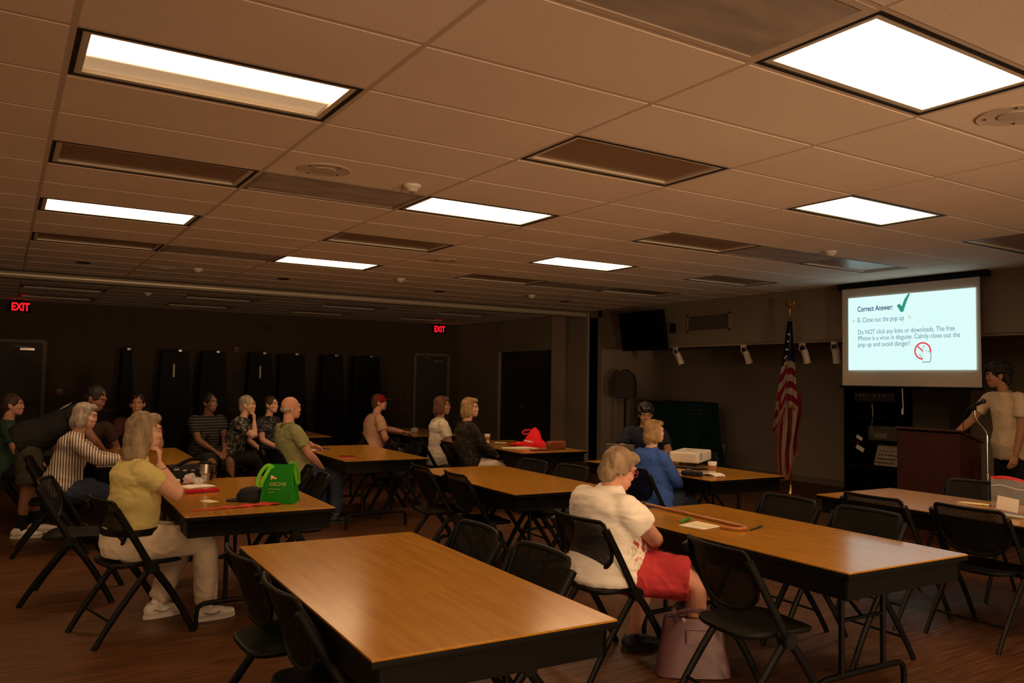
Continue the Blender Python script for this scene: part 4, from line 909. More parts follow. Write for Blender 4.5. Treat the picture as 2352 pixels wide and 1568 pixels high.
mx = MB().box((-.2, -.20, .60), (.06, .36, .30), Matrix.Rotation(.35, 4, 'Y'), bev=.006).build('audio_mixer', mat('mixer_cream', (.36, .31, .23), .6), t)
for i in range(5):
    for j in range(6): MB().cyl((-.225-.0+.034*(i-2), -.33+.05*j, .60+.05*(i-2)+.012), (-.25+.034*(i-2), -.33+.05*j, .60+.05*(i-2)+.02), .012, n=8).build('knob', mat('dull_knob', (.10, .08, .06), .5), mx)
MB().box((-.24, .23, .83), (.006, .10, .05), Matrix.Rotation(.5, 4, 'X')).box((-.24, .22, .68), (.006, .13, .06), Matrix.Rotation(.45, 4, 'X')).build('paper_tag', M_PAPER, t); MB().box((-.243, .26, .77), (.004, .04, .04)).build('red_tag', M_RED, t)
gr_ = MB()
for i in range(8): gr_.box((-.27, -.17+.05*i, .24), (.012, .012, .26)).box((-.27, .005, .13+.033*i), (.012, .36, .008))
gr_.build('fan_grille', M_BLKM, t); MB().tube([(-.25, .02, 1.33), (-.26, .0, 1.15), (-.25, .03, 1.0), (-.24, .02, .9)], .005, 6, 1).build('cable', M_STEEL, t)
MB().cyl((-.28, .30, .07), (-.28, .30, .075), .02, n=8).build('indicator', mat('red_dot', (.2, .02, .01), .5), t)
t = thing('dark_cabinet', 'dark panel cabinet behind the lectern, right of equipment rack', 'cabinet', (10.85, 6.27, 0)); MB().box((0, 0, .95), (.5, .52, 1.9), bev=.006).build('body', mat('cabinet_dark', (.05, .045, .035), .7), t); MB().box((-.255, 0, .98), (.015, .49, 1.8), bev=.003).build('door', mat('cabinet_dark', (.05, .045, .035)), t); MB().cyl((-.265, -.2, 1.0), (-.285, -.2, 1.0), .014, n=10).build('knob', M_STEEL, t)
# lectern
lw = NT('lectern_wood', rough=.5, spec=.25); nn = lw.n('ShaderNodeTexNoise', Scale=6.0, Detail=4.0); lw.l(lw.coords((9, 9, .8)), nn.inputs['Vector']); lw.l(lw.ramp(nn.outputs['Fac'], [(.3, (.028, .006, .004)), (.7, (.046, .011, .007))]), lw.b.inputs['Base Color'])
t = thing('lectern', 'dark reddish wooden lectern in front of the standing presenter', 'lectern', (8.2, 4.77, 0))
MB().box((-.19, 0, .565), (.02, .66, 1.09), bev=.002).build('front_panel', lw.m, t)
S3 = Matrix(((1, 0, 0, 0), (0, 0, -1, 0), (0, 1, 0, 0), (0, 0, 0, 1)))
for y in (-.32, .32): MB().prism([(-.18, .02), (.19, .02), (.19, 1.015), (-.18, 1.12)], -.01, .01, Matrix.Translation((0, y, 0)) @ S3, bev=.002).build('side_panel', lw.m, t)
MB().box((0, 0, 1.085), (.44, .70, .022), Matrix.Rotation(.275, 4, 'Y'), bev=.004).build('reading_top', lw.m, t); MB().box((.20, 0, 1.045), (.015, .66, .03)).build('lip', lw.m, t)
MB().box((0, 0, .6), (.36, .62, .018)).build('shelf', lw.m, t); MB().box((0, 0, .012), (.42, .70, .024), bev=.004).build('plinth', lw.m, t)
# microphone on gooseneck floor stand
t = thing('microphone_stand', 'chrome gooseneck microphone stand beside the lectern', 'microphone stand', (8.12, 4.24, 0))
MB().lathe([(0, 0), (.13, 0), (.13, .015), (.03, .03), (.016, .05), (0, .05)], n=24).build('base', M_BLKM, t)
MB().cyl((0, 0, .04), (0, 0, .72), .011, n=12).build('lower_tube', M_CHROME, t); MB().cyl((0, 0, .70), (0, 0, 1.08), .0075, n=12).build('upper_tube', M_CHROME, t); MB().cyl((0, 0, .70), (0, 0, .75), .017, n=12).build('clutch', M_STEEL, t)
MB().tube([(0, 0, 1.08), (0, .0, 1.13), (-.02, .03, 1.19), (-.05, .07, 1.25), (-.06, .085, 1.30), (-.06, .085, 1.36)], .009, 10, 2).cyl((0, 0, 1.05), (0, 0, 1.11), .0125, n=12).build('gooseneck', M_CHROME, t)
a, b_ = V((-.09, .135, 1.365)), V((.01, .01, 1.455))
MB().cyl(a, a.lerp(b_, .72), .010, .018, 14).build('microphone_body', M_BLACK, t); MB().ell(a.lerp(b_, .86), (.026, .026, .026)).build('microphone_head', mat('mic_grille', (.03, .03, .03), .5, .3), t)
MB().box((-.06, .085, 1.37), (.03, .03, .035), bev=.006).build('clip', M_BLACK, t); MB().tube([a, a+V((-.02, .03, -.06)), (-.11, .17, 1.2), (-.10, .16, 1.1), (-.03, .12, 1.06)], .004, 6, 2).build('cable', M_BLACK, t)

# ------------------------------------------------------------------ people
def solid(name, mb, m, parent, voxel=0.009, smooth=4, wr=None, seed=0.0, factor=0.5):
    """overlapping closed shapes -> one continuous voxel surface, smoothed, optional cloth folds"""
    me = bpy.data.meshes.new('t'); mb.bm.normal_update(); bmesh.ops.recalc_face_normals(mb.bm, faces=mb.bm.faces); mb.bm.to_mesh(me); mb.bm.free()
    o = bpy.data.objects.new('t', me); COL.objects.link(o)
    r = o.modifiers.new('r', 'REMESH'); r.mode = 'VOXEL'; r.voxel_size = voxel; r.adaptivity = 0.0
    if smooth: s = o.modifiers.new('s', 'SMOOTH'); s.iterations = smooth; s.factor = factor
    dg = bpy.context.evaluated_depsgraph_get(); ev = o.evaluated_get(dg); nm = bpy.data.meshes.new_from_object(ev)
    bpy.data.objects.remove(o); bpy.data.meshes.remove(me); nm.name = name
    if wr:
        amp, sc = wr; n = len(nm.vertices); co = np.empty(n*3); nm.vertices.foreach_get('co', co); no = np.empty(n*3); nm.vertices.foreach_get('normal', no)
        co = co.reshape(-1, 3); no = no.reshape(-1, 3)
        for i in range(n):
            p = co[i]; q = V((p[0]*sc[0]+seed, p[1]*sc[1], p[2]*sc[2])); k = noise.noise(q) + .5*noise.noise(q*2.1)
            co[i] = p + no[i]*amp*(1-abs(k)*2.2 if k < .4 else k-.28)
        nm.vertices.foreach_set('co', co.ravel())
    nm.polygons.foreach_set('use_smooth', [True]*len(nm.polygons)); nm.materials.clear(); nm.materials.append(m)
    o = bpy.data.objects.new(name, nm); COL.objects.link(o); o.parent = parent; return o
def limb(mb, pts, rad, n=14, flat0=False, flat1=False):
    """tapering limb with rounded ends"""
    P = [V(p) for p in pts]; R = list(rad)
    d0 = (P[0]-P[1]).normalized(); d1 = (P[-1]-P[-2]).normalized()
    if not flat0: P = [P[0]+d0*R[0]*.85, P[0]+d0*R[0]*.5] + P; R = [R[0]*.45, R[0]*.85] + R
    if not flat1: P = P + [P[-1]+d1*R[-1]*.5, P[-1]+d1*R[-1]*.85]; R = R + [R[-1]*.85, R[-1]*.45]
    mb.tube(P, R, n, 1)
def ik(S, H, a, b, pole):
    d = H-S; L = d.length; L2 = min(L, (a+b)*.995); u = d/L
    x = (a*a-b*b+L2*L2)/(2*L2); h = math.sqrt(max(a*a-x*x, 1e-6)); p = V(pole); p = (p-u*p.dot(u)).normalized()
    return S+u*x+p*h, S+u*L2
def frame(y, up=(0, 0, 1)):
    y = V(y).normalized(); x = y.cross(V(up)).normalized(); z = x.cross(y); return Matrix((x, y, z)).transposed()
def hand(mb, W, d, n, side, s=1.0, curl=.7, thumb_out=.6):
    """palm, four bent fingers and a thumb; d along the hand, n out of the palm, side = direction to the thumb"""
    d = V(d).normalized(); n = V(n); n = (n-d*n.dot(d)).normalized(); t = d.cross(n).normalized()*(1 if d.cross(n).dot(V(side)) > 0 else -1)
    mb.tube([W-d*.015*s, W+d*.02*s, W+d*.055*s, W+d*.09*s, W+d*.10*s], [.024*s, .030*s, .040*s, .041*s, .034*s], 12, 1, flat=(n, .42))
    for i, (o, L) in enumerate(((.030, .068), (.010, .078), (-.010, .072), (-.029, .056))):
        b = W + d*(.088-.006*abs(i-1))*s + t*o*s; L *= s; c1, c2, c3 = curl*.5, curl*1.2, curl*1.7
        p1 = b + (d*math.cos(c1)+n*math.sin(c1))*L*.45; p2 = p1 + (d*math.cos(c2)+n*math.sin(c2))*L*.32; p3 = p2 + (d*math.cos(c3)+n*math.sin(c3))*L*.23
        limb(mb, [b-d*.02*s, b, p1, p2, p3], [.0095*s, .0095*s, .009*s, .0083*s, .0072*s], 8)
    b = W + d*.022*s + t*.024*s; q = (d*.75+t*thumb_out+n*.35).normalized(); p1 = b+q*.035*s; q2 = (d*.95+t*.15+n*.45).normalized(); limb(mb, [b, p1, p1+q2*.030*s], [.012*s, .0105*s, .0085*s], 8)
SKIN = {}
def skin(k):
    cols = {'fair': (.58, .33, .22), 'pink': (.55, .27, .18), 'tan': (.36, .18, .10), 'brown': (.20, .09, .05)}
    return mat('skin_'+k, cols[k], .55, spec=.35, bump=(160, .08))
def hairm(name, c): 
    g = NT('hair_'+name, rough=.55, spec=.3); n = g.n('ShaderNodeTexNoise', Scale=30.0, Detail=5.0); g.l(g.coords((1, 1, .25)), n.inputs['Vector'])
    g.l(g.ramp(n.outputs['Fac'], [(.3, tuple(x*.55 for x in c)), (.7, tuple(min(1, x*1.3) for x in c))]), g.b.inputs['Base Color']); g.bump(n.outputs['Fac'], .6, .01); return g.m
def person(label, loc, rz, P):
    """P: pose and clothing.  Local frame: +y is forward, +x the right hand side."""
    g = P.get; t = thing('person', label, 'person', loc, rz); s = g('s', 1.0); f = g('fat', 1.0); fem = g('fem', False); vx = g('voxel', .010)
    lean, side, tw = g('lean', .05), g('side', 0.0), g('twist', 0.0); hz = g('hip', .545 if not g('stand') else .93)
    Hc = V((0, g('hipy', 0.0), hz)); up = V((math.sin(side), math.sin(lean), math.cos(lean))).normalized(); hunch = g('hunch', .06)
    up2 = (up+V((0, hunch*3, -hunch*1.2))).normalized(); rt = V((math.cos(tw), math.sin(tw), 0)); rt2 = (rt-up*rt.dot(up)).normalized()
    waist = Hc+up*.17*s; chest = Hc+up*.36*s; nk = chest+up2*.155*s; shw = (.172 if fem else .195)*s*(1+.25*(f-1))*g('broad', 1.0)
    fwd = up.cross(rt2)
    slp = g('slope', 0.012 if fem else 0.0); shd = .045+.07*max(0, f**.6-1)+slp; sh = {1: nk-up2*shd*s+rt2*shw, -1: nk-up2*shd*s-rt2*shw}
    hy, hp = g('hyaw', 0.0), g('hpitch', 0.0); hf = V((math.sin(hy)*math.cos(hp), math.cos(hy)*math.cos(hp), math.sin(hp))); hx = V((math.cos(hy), -math.sin(hy), 0)); hu = hx.cross(hf)
    nkd = (up2*.75+V((0, 0, .5))+hf*.12).normalized(); hb = nk+nkd*g('neck', .075)*s; hc = hb+nkd*.02*s+hu*.078*s+hf*.018*s
    HM = Matrix.Translation(hc) @ Matrix((hx, hf, hu)).transposed().to_4x4() @ Matrix.Scale(s*g('hs', 1.0), 4)
    def HP(x, y, z): return HM @ V((x, y, z))
    def hell(mb, c, r, n=18): mb.ell((0, 0, 0), (1, 1, 1), HM @ Matrix.Translation(V(c)) @ Matrix.Diagonal((*r, 1)), n)
    # ---- legs
    leg = {}
    for sd in (1, -1):
        hj = Hc + V((sd*.092*s, .01, -.01))
        if g('stand'): kn = V(g('knee%d' % sd, (sd*.10, .03, .50))); an = V(g('ankle%d' % sd, (sd*.11, -.02, .085)))
        else: kn = V(g('knee%d' % sd, (sd*.11*f, .42*s, hz-.03))); an = V(g('ankle%d' % sd, (sd*.12, .42*s+.02, .085)))
        leg[sd] = (hj, kn, an)
    arm = {}
    for sd in (1, -1):
        Ht = g('hand%d' % sd, (sd*.14, .33, .64)); Ht = HP(sd*.035, .098, -.205) if Ht == 'chin' else V(Ht); el, wr = ik(sh[sd], Ht, .285*s, .245*s, g('pole%d' % sd, (sd*.7, -.35, -.6)))
        arm[sd] = (sh[sd], el, wr)
    A = f**.6
    def torso(mb, k=0.0, top=1.0, bottom=True, hem=None):
        R = []; bust = .022 if fem else .0; n = 24; belly = .05*(f-1)*2
        secs = [(Hc-up*.085*s, .13, .10, 0), (Hc-up*.03*s, .165*f, .125*f, -.01), (Hc+up*.05*s, .168*f, .128*f, .0+belly*.5), (waist, .146*f, .108*f, .005+belly), (waist+up*.09*s, .150*f, .112*f, .01+belly*.8), (chest, .160*A, .116*A, .012+bust), (chest+up2*.07*s, .165*A, .105*A, .0), (nk-up2*(.045+slp)*s, shw*.84, .080*A, -.01), (nk-up2*(.008+slp*.35)*s, shw*.50, .060, -.008), (nk+up2*.018*s, .060, .052, 0)]
        if hem is not None and len(hem) > 3 and hem[3] <= 2: secs = [(c_, a_*hem[1]*(1.06 if i_ < 4 else 1.02 if i_ < 5 else 1)/(1 if i_ < 3 else hem[1]**.5), b_*hem[1]*(1.08 if i_ < 4 else 1)/(1 if i_ < 3 else hem[1]**.5), y_) if i_ < 5 else (c_, a_, b_, y_) for i_, (c_, a_, b_, y_) in enumerate(secs)]
        if hem is not None: secs = [(Hc+up*hem[0]*s, .17*f*hem[1], .13*f*hem[1], hem[2] if len(hem) > 2 else 0)] + secs[hem[3] if len(hem) > 3 else 2:]
        for (c, a, b, y) in secs:
            fr_ = fwd; R.append([c + rt2*(math.cos(2*PI*i/n)*(a*s+k)) + fr_*(math.sin(2*PI*i/n)*(b*s+k)+y*s) for i in range(n)])
        mb.rings(R); cc = chest+up2*(.055-slp)*s; mb.ell(cc, ((shw+.012+k), (.098*A*s+k), .105*s), Matrix((rt2, up2.cross(rt2), up2)).transposed().to_4x4())
    # ---- body (one continuous surface)
    b = MB(); torso(b)
    limb(b, [nk-up2*.03*s, nk+nkd*.04*s, hb+hu*.03*s], [.060*s, .052*s*A, .052*s*A])
    hell(b, (0, -.012, .03), (.072, .092, .088)); hell(b, (0, .022, -.022), (.062, .070, .082)); hell(b, (0, .058, -.082), (.034, .030, .026)); hell(b, (0, .040, -.06), (.052*A, .048, .045))
    hell(b, (0, .086, .012), (.010, .014, .020)); limb(b, [HP(0, .084, .014), HP(0, .094, -.010), HP(0, .097, -.022)], [.008*s, .0095*s, .0115*s], 8); hell(b, (.011, .089, -.027), (.008, .010, .007)); hell(b, (-.011, .089, -.027), (.008, .010, .007))
    hell(b, (0, .078, .034), (.052, .017, .012)); hell(b, (0, .087, -.054), (.024, .012, .006)); hell(b, (0, .086, -.066), (.021, .012, .006)); hell(b, (.038, .066, -.022), (.022, .020, .020)); hell(b, (-.038, .066, -.022), (.022, .020, .020))
    for sd in (1, -1):
        hell(b, (sd*.074, -.012, -.012), (.010, .020, .032), 12); hell(b, (sd*.080, -.020, .0), (.007, .015, .022), 10)
        S, E, W = arm[sd]; limb(b, [S-rt2*sd*.03, S, S.lerp(E, .35), S.lerp(E, .8), E, E.lerp(W, .25), E.lerp(W, .6), W], [x*s for x in (.046*A**.5, .050*A**.6, .050*A, .042*A, .040*A, .042*A, .034*A, .025)])
        d = V(g('hdir%d' % sd, tuple(W-E))); hand(b, W, d, V(g('palm%d' % sd, (-sd*.3, 0, -1))), V(g('thumb%d' % sd, (-sd, .3, .2))), s*.98, g('curl%d' % sd, .55))
        hj, kn, an = leg[sd]; limb(b, [hj, hj.lerp(kn, .5), kn, kn.lerp(an, .3), kn.lerp(an, .65), an], [x*s for x in (.088*f, .074*f, .055*A, .054*A, .043*A, .034)])
        fd = V(g('foot%d' % sd, (sd*.12, 1, 0))).normalized(); limb(b, [an+V((0, 0, -.03)), an+fd*.06-V((0, 0, .05)), an+fd*.13-V((0, 0, .06))], [.032*s, .032*s, .026*s])
    solid('body', b, skin(g('skin', 'fair')), t, g('bvoxel', vx*.75), 3)
    # ---- face details
    if g('eyes', True):
        for sd in (1, -1):
            e = MB(); e.ell((0, 0, 0), (1, 1, 1), HM @ Matrix.Translation((sd*.031, .0745, .010)) @ Matrix.Diagonal((.0125, .0095, .0070, 1)), 12); e.build('eye', mat('eye_white', (.32, .27, .23), .4), t)
            e = MB(); e.ell((0, 0, 0), (1, 1, 1), HM @ Matrix.Translation((sd*.031, .0820, .010)) @ Matrix.Diagonal((.0052, .0030, .0056, 1)), 10); e.build('iris', mat('iris_dark', (.03, .02, .012), .2), t)
            e = MB(); e.tube([HP(sd*.016, .094, .030), HP(sd*.032, .092, .036), HP(sd*.052, .078, .030)], .0035*s, 6, 1); e.build('eyebrow', g('brow', mat('brow_dark', (.05, .03, .02), .8)), t)
        e = MB(); e.ell((0, 0, 0), (1, 1, 1), HM @ Matrix.Translation((0, .0915, -.060)) @ Matrix.Diagonal((.021, .005, .0065, 1)), 12); e.build('mouth', mat('lips', (.20, .07, .05), .5), t)
    # ---- hair
    hs = g('hair')
    if hs:
        style, hm = hs; h = MB(); nz = (.006, (26, 26, 14)); vox = vx*.8
        if style == 'balding':
            hell(h, (0, -.056, -.012), (.070, .053, .036)); hell(h, (.058, -.012, -.006), (.018, .040, .022)); hell(h, (-.058, -.012, -.006), (.018, .040, .022))
        else:
            hell(h, (0, -.022, .037), (.080, .094, .092))
            hell(h, (0, -.055, -.005), (.072, .058, .075))
            if style in ('short', 'crop'): hell(h, (0, -.070, -.045), (.058, .036, .045)); nz = (.005, (24, 24, 16))
            if style == 'full': hell(h, (0, -.062, -.035), (.076, .052, .060)); hell(h, (.055, -.02, .015), (.034, .055, .055)); hell(h, (-.055, -.02, .015), (.034, .055, .055)); hell(h, (0, .045, .085), (.066, .050, .034)); nz = (.006, (22, 22, 10))
            if style in ('bob', 'long'):
                for sd in (1, -1): hell(h, (sd*.062, -.020, -.030), (.030, .060, .085)); 
                hell(h, (0, -.070, -.055), (.078, .050, .080)); hell(h, (0, .040, .088), (.064, .048, .030))
            if style == 'long': hell(h, (0, -.075, -.13), (.082, .045, .10)); hell(h, (.05, -.03, -.13), (.036, .045, .09)); hell(h, (-.05, -.03, -.13), (.036, .045, .09))
            if style == 'curly':
                rnd = random.Random(5)
                for i in range(90):
                    a, z = rnd.uniform(0, 2*PI), rnd.uniform(-.35, 1); r_ = math.sqrt(max(0, 1-z*z)); y = math.sin(a)*r_
                    if y > .55 and z < .55: continue
                    hell(h, (math.cos(a)*r_*.083, -.02+y*.100, .040+z*.090), (.021, .021, .021), 8)
                for i in range(12): hell(h, (rnd.uniform(-.055, .055), rnd.uniform(.055, .088), rnd.uniform(.062, .10)), (.022, .024, .020), 8)
                for i in range(10): hell(h, (rnd.uniform(-.06, .06), -.088+rnd.uniform(-.01, .015), rnd.uniform(-.075, -.01)), (.022, .020, .022), 8)
                nz = (.004, (60, 60, 60))
        solid('hair', h, hm, t, vox, 2, nz, 3.3)
    # ---- clothes
    if g('shirt'):
        kind, sm = g('shirt'); sl = {'short': g('sleeve', .62), 'long': 1.93, 'cap': .42}[kind]; c = MB(); torso(c, .013+g('ease', 0.0), hem=g('hem', (-.055, 1.06, -.005, 2)))
        for sd in (1, -1):
            S, E, W = arm[sd]
            if sl <= 1:
                q = S.lerp(E, sl); limb(c, [S-rt2*sd*.05+up2*.005, S, S.lerp(E, sl*.5), q], [x*s+g('ease', 0.0)*1.6 for x in (.058*A**.5, .063*A**.6, .064*A, .066*A)], 16, False, True)
            else:
                q = E.lerp(W, sl-1); limb(c, [S-rt2*sd*.05+up2*.005, S, S.lerp(E, .5), E, E.lerp(W, .5), q], [x*s for x in (.056*A**.5, .061*A**.6, .057*A, .053*A, .046*A, .036*A)], 16, False, True)
        so = solid('shirt', c, sm, t, vx, g('drape', 14), g('wr', (.0055, (9, 9, 15))), P.get('seed', 1.0))
        if g('collar'):
            c = MB(); R = []; n = 20
            for (z, a, bb) in ((-.004, .070, .064), (.030, .064, .058), (.026, .072, .066), (-.012, .088, .078)):
                R.append([nk+up2*z*s+rt2*math.cos(2*PI*i/n)*a*s+fwd*(math.sin(2*PI*i/n)*bb*s + (-.012 if z < .02 else 0)*s) - up2*(.030*s*max(0, math.sin(2*PI*i/n)) if z != .03 else .018*max(0, math.sin(2*PI*i/n))) for i in range(n)])
            c.rings(R, False, False); bmesh.ops.solidify(c.bm, geom=c.bm.faces[:], thickness=.003); c.build('collar', g('collar'), so, angle=1.2)
            if g('buttons'):
                for q in range(4): 
                    pz = chest+up*(.05-.09*q)*s+fwd*(.135+(.05*(f-1)*2 if q > 1 else 0))*s; MB().ell(pz, (.006, .004, .006), n=8).build('button', M_WHITEP, so)
    if g('pants'):
        frac, pm = g('pants'); c = MB(); n = 20; R = []
        for (cc, a, bb) in ((Hc-up*.075*s, .15*f, .12*f), (Hc-up*.01*s, .176*f, .136*f), (Hc+up*.06*s, .168*f, .130*f), (Hc+up*.105*s, .160*f, .122*f)):
            R.append([cc + rt2*math.cos(2*PI*i/n)*(a*s+.006) + fwd*(math.sin(2*PI*i/n)*(bb*s+.006)+.02*(f-1)) for i in range(n)])
        c.rings(R)
        for sd in (1, -1):
            hj, kn, an = leg[sd]
            if frac <= 1:
                q = hj.lerp(kn, frac); limb(c, [hj, hj.lerp(kn, frac*.55), q], [x*s for x in (.104*f, .096*f, .090*f)], 16, False, True)
            else:
                q = kn.lerp(an, frac-1); limb(c, [hj, hj.lerp(kn, .5), kn-(kn-hj).normalized()*.03, kn.lerp(an, .12), kn.lerp(an, .5*(frac-1)+.1), q], [x*s for x in (.102*f, .090*f, .074*A, .070*A, .066*A, .066)], 16, False, True)
        po = solid('trousers' if frac > 1.3 else 'shorts', c, pm, t, vx, 3, (.005, (10, 10, 12)), 7.0)
        if g('belt'):
            c = MB(); R = []
            for k, z in ((.000, .060), (.010, .062), (.010, .100), (.000, .102)): R.append([Hc+up*z*s + rt2*math.cos(2*PI*i/28)*(.168*f*s+k) + fwd*(math.sin(2*PI*i/28)*(.131*f*s+k)+.02*(f-1)) for i in range(28)])
            R.append(R[0]); c.rings(R, False, False); c.build('belt', M_BLACK, t)
    if g('shoes'):
        sm, sole = g('shoes')
        for sd in (1, -1):
            hj, kn, an = leg[sd]; fd = V(g('foot%d' % sd, (sd*.12, 1, 0))).normalized(); z0 = an.z-.085; F = Matrix.Translation((an.x, an.y, z0)) @ frame(fd).to_4x4()
            def FP(x, y, z): return F @ V((x, y, z))
            c = MB(); c.ell((0, 0, 0), (1, 1, 1), F @ Matrix.Translation((0, -.028, .050)) @ Matrix.Diagonal((.040, .050, .046, 1))); c.ell((0, 0, 0), (1, 1, 1), F @ Matrix.Translation((0, .055, .045)) @ Matrix.Diagonal((.044, .085, .036, 1))); c.ell((0, 0, 0), (1, 1, 1), F @ Matrix.Translation((0, .130, .036)) @ Matrix.Diagonal((.045, .060, .027, 1)))
            limb(c, [FP(0, -.01, .055), FP(0, -.012, .098)], [.046, .043], 14, False, True)
            o = solid('shoe', c, sm, t, .007, 2, (.0015, (30, 30, 30)))
            pts = [(math.copysign(abs(math.cos(a))**.8, math.cos(a))*(.044+.004*math.sin(a)), .055+math.sin(a)*.138) for a in [2*PI*i/28 for i in range(28)]]
            MB().prism(pts, .0, .026, F, bev=.004).build('sole', sole, o)
            if g('laces'):
                c = MB()
                for q in range(4): c.tube([FP(-.028, .03+.026*q, .070-.006*q), FP(0, .035+.026*q, .086-.0075*q), FP(.028, .03+.026*q, .070-.006*q)], .004, 6, 1)
                c.build('laces', mat('lace_grey', (.25, .22, .2), .8), o)
                for x in (-1, 1): MB().tube([FP(x*.043, -.03, .06), FP(x*.046, .04, .036), FP(x*.047, .075, .055)], .0045, 6, 1).build('stripe', mat('lace_grey', (.25, .22, .2), .8), o)
    if g('socks'):
        for sd in (1, -1):
            hj, kn, an = leg[sd]; c = MB(); limb(c, [kn.lerp(an, .66), kn.lerp(an, .85), an-V((0, 0, .01))], [.048*s*A, .042*s, .040*s], 14, True, False); c.build('sock', g('socks'), t, angle=1.2)
    if g('glasses'):
        gm = g('glasses'); c = MB()
        for sd in (1, -1):
            ring = [HP(sd*.033+.023*math.cos(a), .104-.010*abs(math.cos(a)), .008+.018*math.sin(a)) for a in [2*PI*i/16 for i in range(17)]]; c.tube(ring, .0022*s, 6)
            c.tube([HP(sd*.056, .092, .012), HP(sd*.072, .06, .012), HP(sd*.080, .0, .012), HP(sd*.080, -.022, .0)], .0022*s, 6)
        c.tube([HP(.011, .105, .012), HP(-.011, .105, .012)], .0022*s, 6).build('glasses', gm, t)
    if g('cap'):
        c = MB(); hell(c, (0, -.010, .045), (.084, .102, .082)); solid('cap', c, g('cap'), t, .008, 1)
        MB().prism([(-.06, .07), (-.055, .13), (-.03, .165), (.03, .165), (.055, .13), (.06, .07)], .046, .056, HM, bev=.002).build('cap_brim', g('cap'), t)
    P['HM'] = HM; P['arm'] = arm; P['leg'] = leg; P['nk'] = nk; P['chest'] = chest; P['fwd'] = fwd; P['up'] = up; P['rt'] = rt2; P['t'] = t
    return t
DENIM = cloth('dark_denim', (.030, .042, .075), .85); BLKC = cloth('black_trousers', (.010, .010, .011), .9); WSHOE = mat('white_sneaker', (.62, .58, .52), .55); DSHOE = mat('dark_shoe', (.012, .012, .013), .6); SOLEW = mat('white_sole', (.55, .50, .44), .6); SOLED = mat('dark_sole', (.02, .02, .02), .7)
H_GREY = hairm('greyblond', (.27, .19, .115)); H_BLON = hairm('blond', (.30, .185, .08)); H_BRN = hairm('brown', (.11, .045, .025)); H_BLK = hairm('black', (.014, .011, .010)); H_SIL = hairm('silver', (.32, .27, .21)); H_DKB = hairm('dark_brown', (.045, .025, .016))

# seated woman in white shirt and coral shorts, seen from behind
P13 = dict(sleeve=.56, s=.89, fat=1.46, fem=True, broad=1.16, drape=26, neck=.02, slope=.05, ease=.008, lean=-.13, hunch=.17, side=.03, hip=.535, hs=1.12, hyaw=.28, hpitch=-.34, skin='pink', hair=('full', H_GREY), shirt=('short', floral_shirt()), hem=(-.070, 1.07, .0, 1), pants=(.93, cloth('coral_shorts', (.50, .045, .055), .85)),
 shoes=(DSHOE, SOLED), glasses=mat('pink_frames', (.35, .03, .10), .3), hand1=(.06, .19, .76), pole1=(1, .1, -.6), knee1=(.40, .30, .50), ankle1=(.36, .36, .085), ankle_1=None, voxel=.008, wr=(.0055, (5, 5, 17)))
P13.update({'hand-1': (-.08, .17, .66), 'pole-1': (-1, -.3, -.5), 'knee-1': (-.10, .43, .50), 'ankle-1': (-.06, .26, .085), 'foot-1': (.1, 1, 0), 'foot1': (.5, 1, 0)})
person('woman in white shirt and coral shorts seen from behind, with pink glasses', (2.95, 3.66, 0), E_, P13)
# seated woman in yellow shirt
P1 = dict(s=.98, fat=1.20, fem=True, lean=.0, hunch=.06, hyaw=.10, hpitch=-.05, skin='fair', hair=('long', hairm('ash', (.25, .18, .11))), shirt=('cap', cloth('yellow_shirt', (.58, .49, .19), .9)), hem=(.088, .93, .0, 3), pants=(1.93, cloth('cream_trousers', (.62, .52, .40), .9)), belt=True,
 shoes=(WSHOE, SOLEW), laces=True, voxel=.008, socks=M_PAPER)
P1.update({'hand1': 'chin', 'pole1': (.35, .8, -1), 'hdir1': (-.25, -.05, 1), 'palm1': (-.2, -1, -.1), 'curl1': 1.0, 'hand-1': 'chin', 'pole-1': (-.35, .8, -1), 'hdir-1': (.25, -.05, 1), 'palm-1': (.2, -1, -.1), 'curl-1': 1.0,
 'knee1': (.11, .43, .53), 'ankle1': (.05, .47, .085), 'knee-1': (-.14, .40, .52), 'ankle-1': (-.20, .24, .085), 'foot1': (.0, 1, 0), 'foot-1': (-.1, 1, 0)})
t = person('woman in yellow shirt and cream trousers with chin on her hands', (.70, 5.50, 0), toward(.98, .15), P1)
for sd in (1, -1):
    S, E, W = P1['arm'][sd]; d = (W-E).normalized(); q = E.lerp(W, .82); x = d.orthogonal().normalized(); y = d.cross(x)
    MB().tube([q+x*math.cos(a)*.032+y*math.sin(a)*.032 for a in [2*PI*i/16 for i in range(17)]], .0025, 6).build('bracelet', M_BRASS, t)
# striped blouse woman leaning on the far left table
PS = dict(s=.97, fat=1.10, fem=True, lean=.20, hunch=.06, hyaw=.15, hpitch=-.15, hair=('bob', H_SIL), shirt=('long', stripes('striped_blouse', (.60, .52, .43), (.10, .075, .06), 14.0, 'Y', width=.62)), pants=(1.93, DENIM), shoes=(DSHOE, SOLED))
PS.update({'hand1': (.12, .50, .79), 'pole1': (1, -.2, -.5), 'hand-1': (-.10, .48, .79), 'pole-1': (-1, -.2, -.5)})
person('woman in striped long-sleeved blouse leaning on far left table', (.47, 8.28, 0), toward(1, -.1), PS)
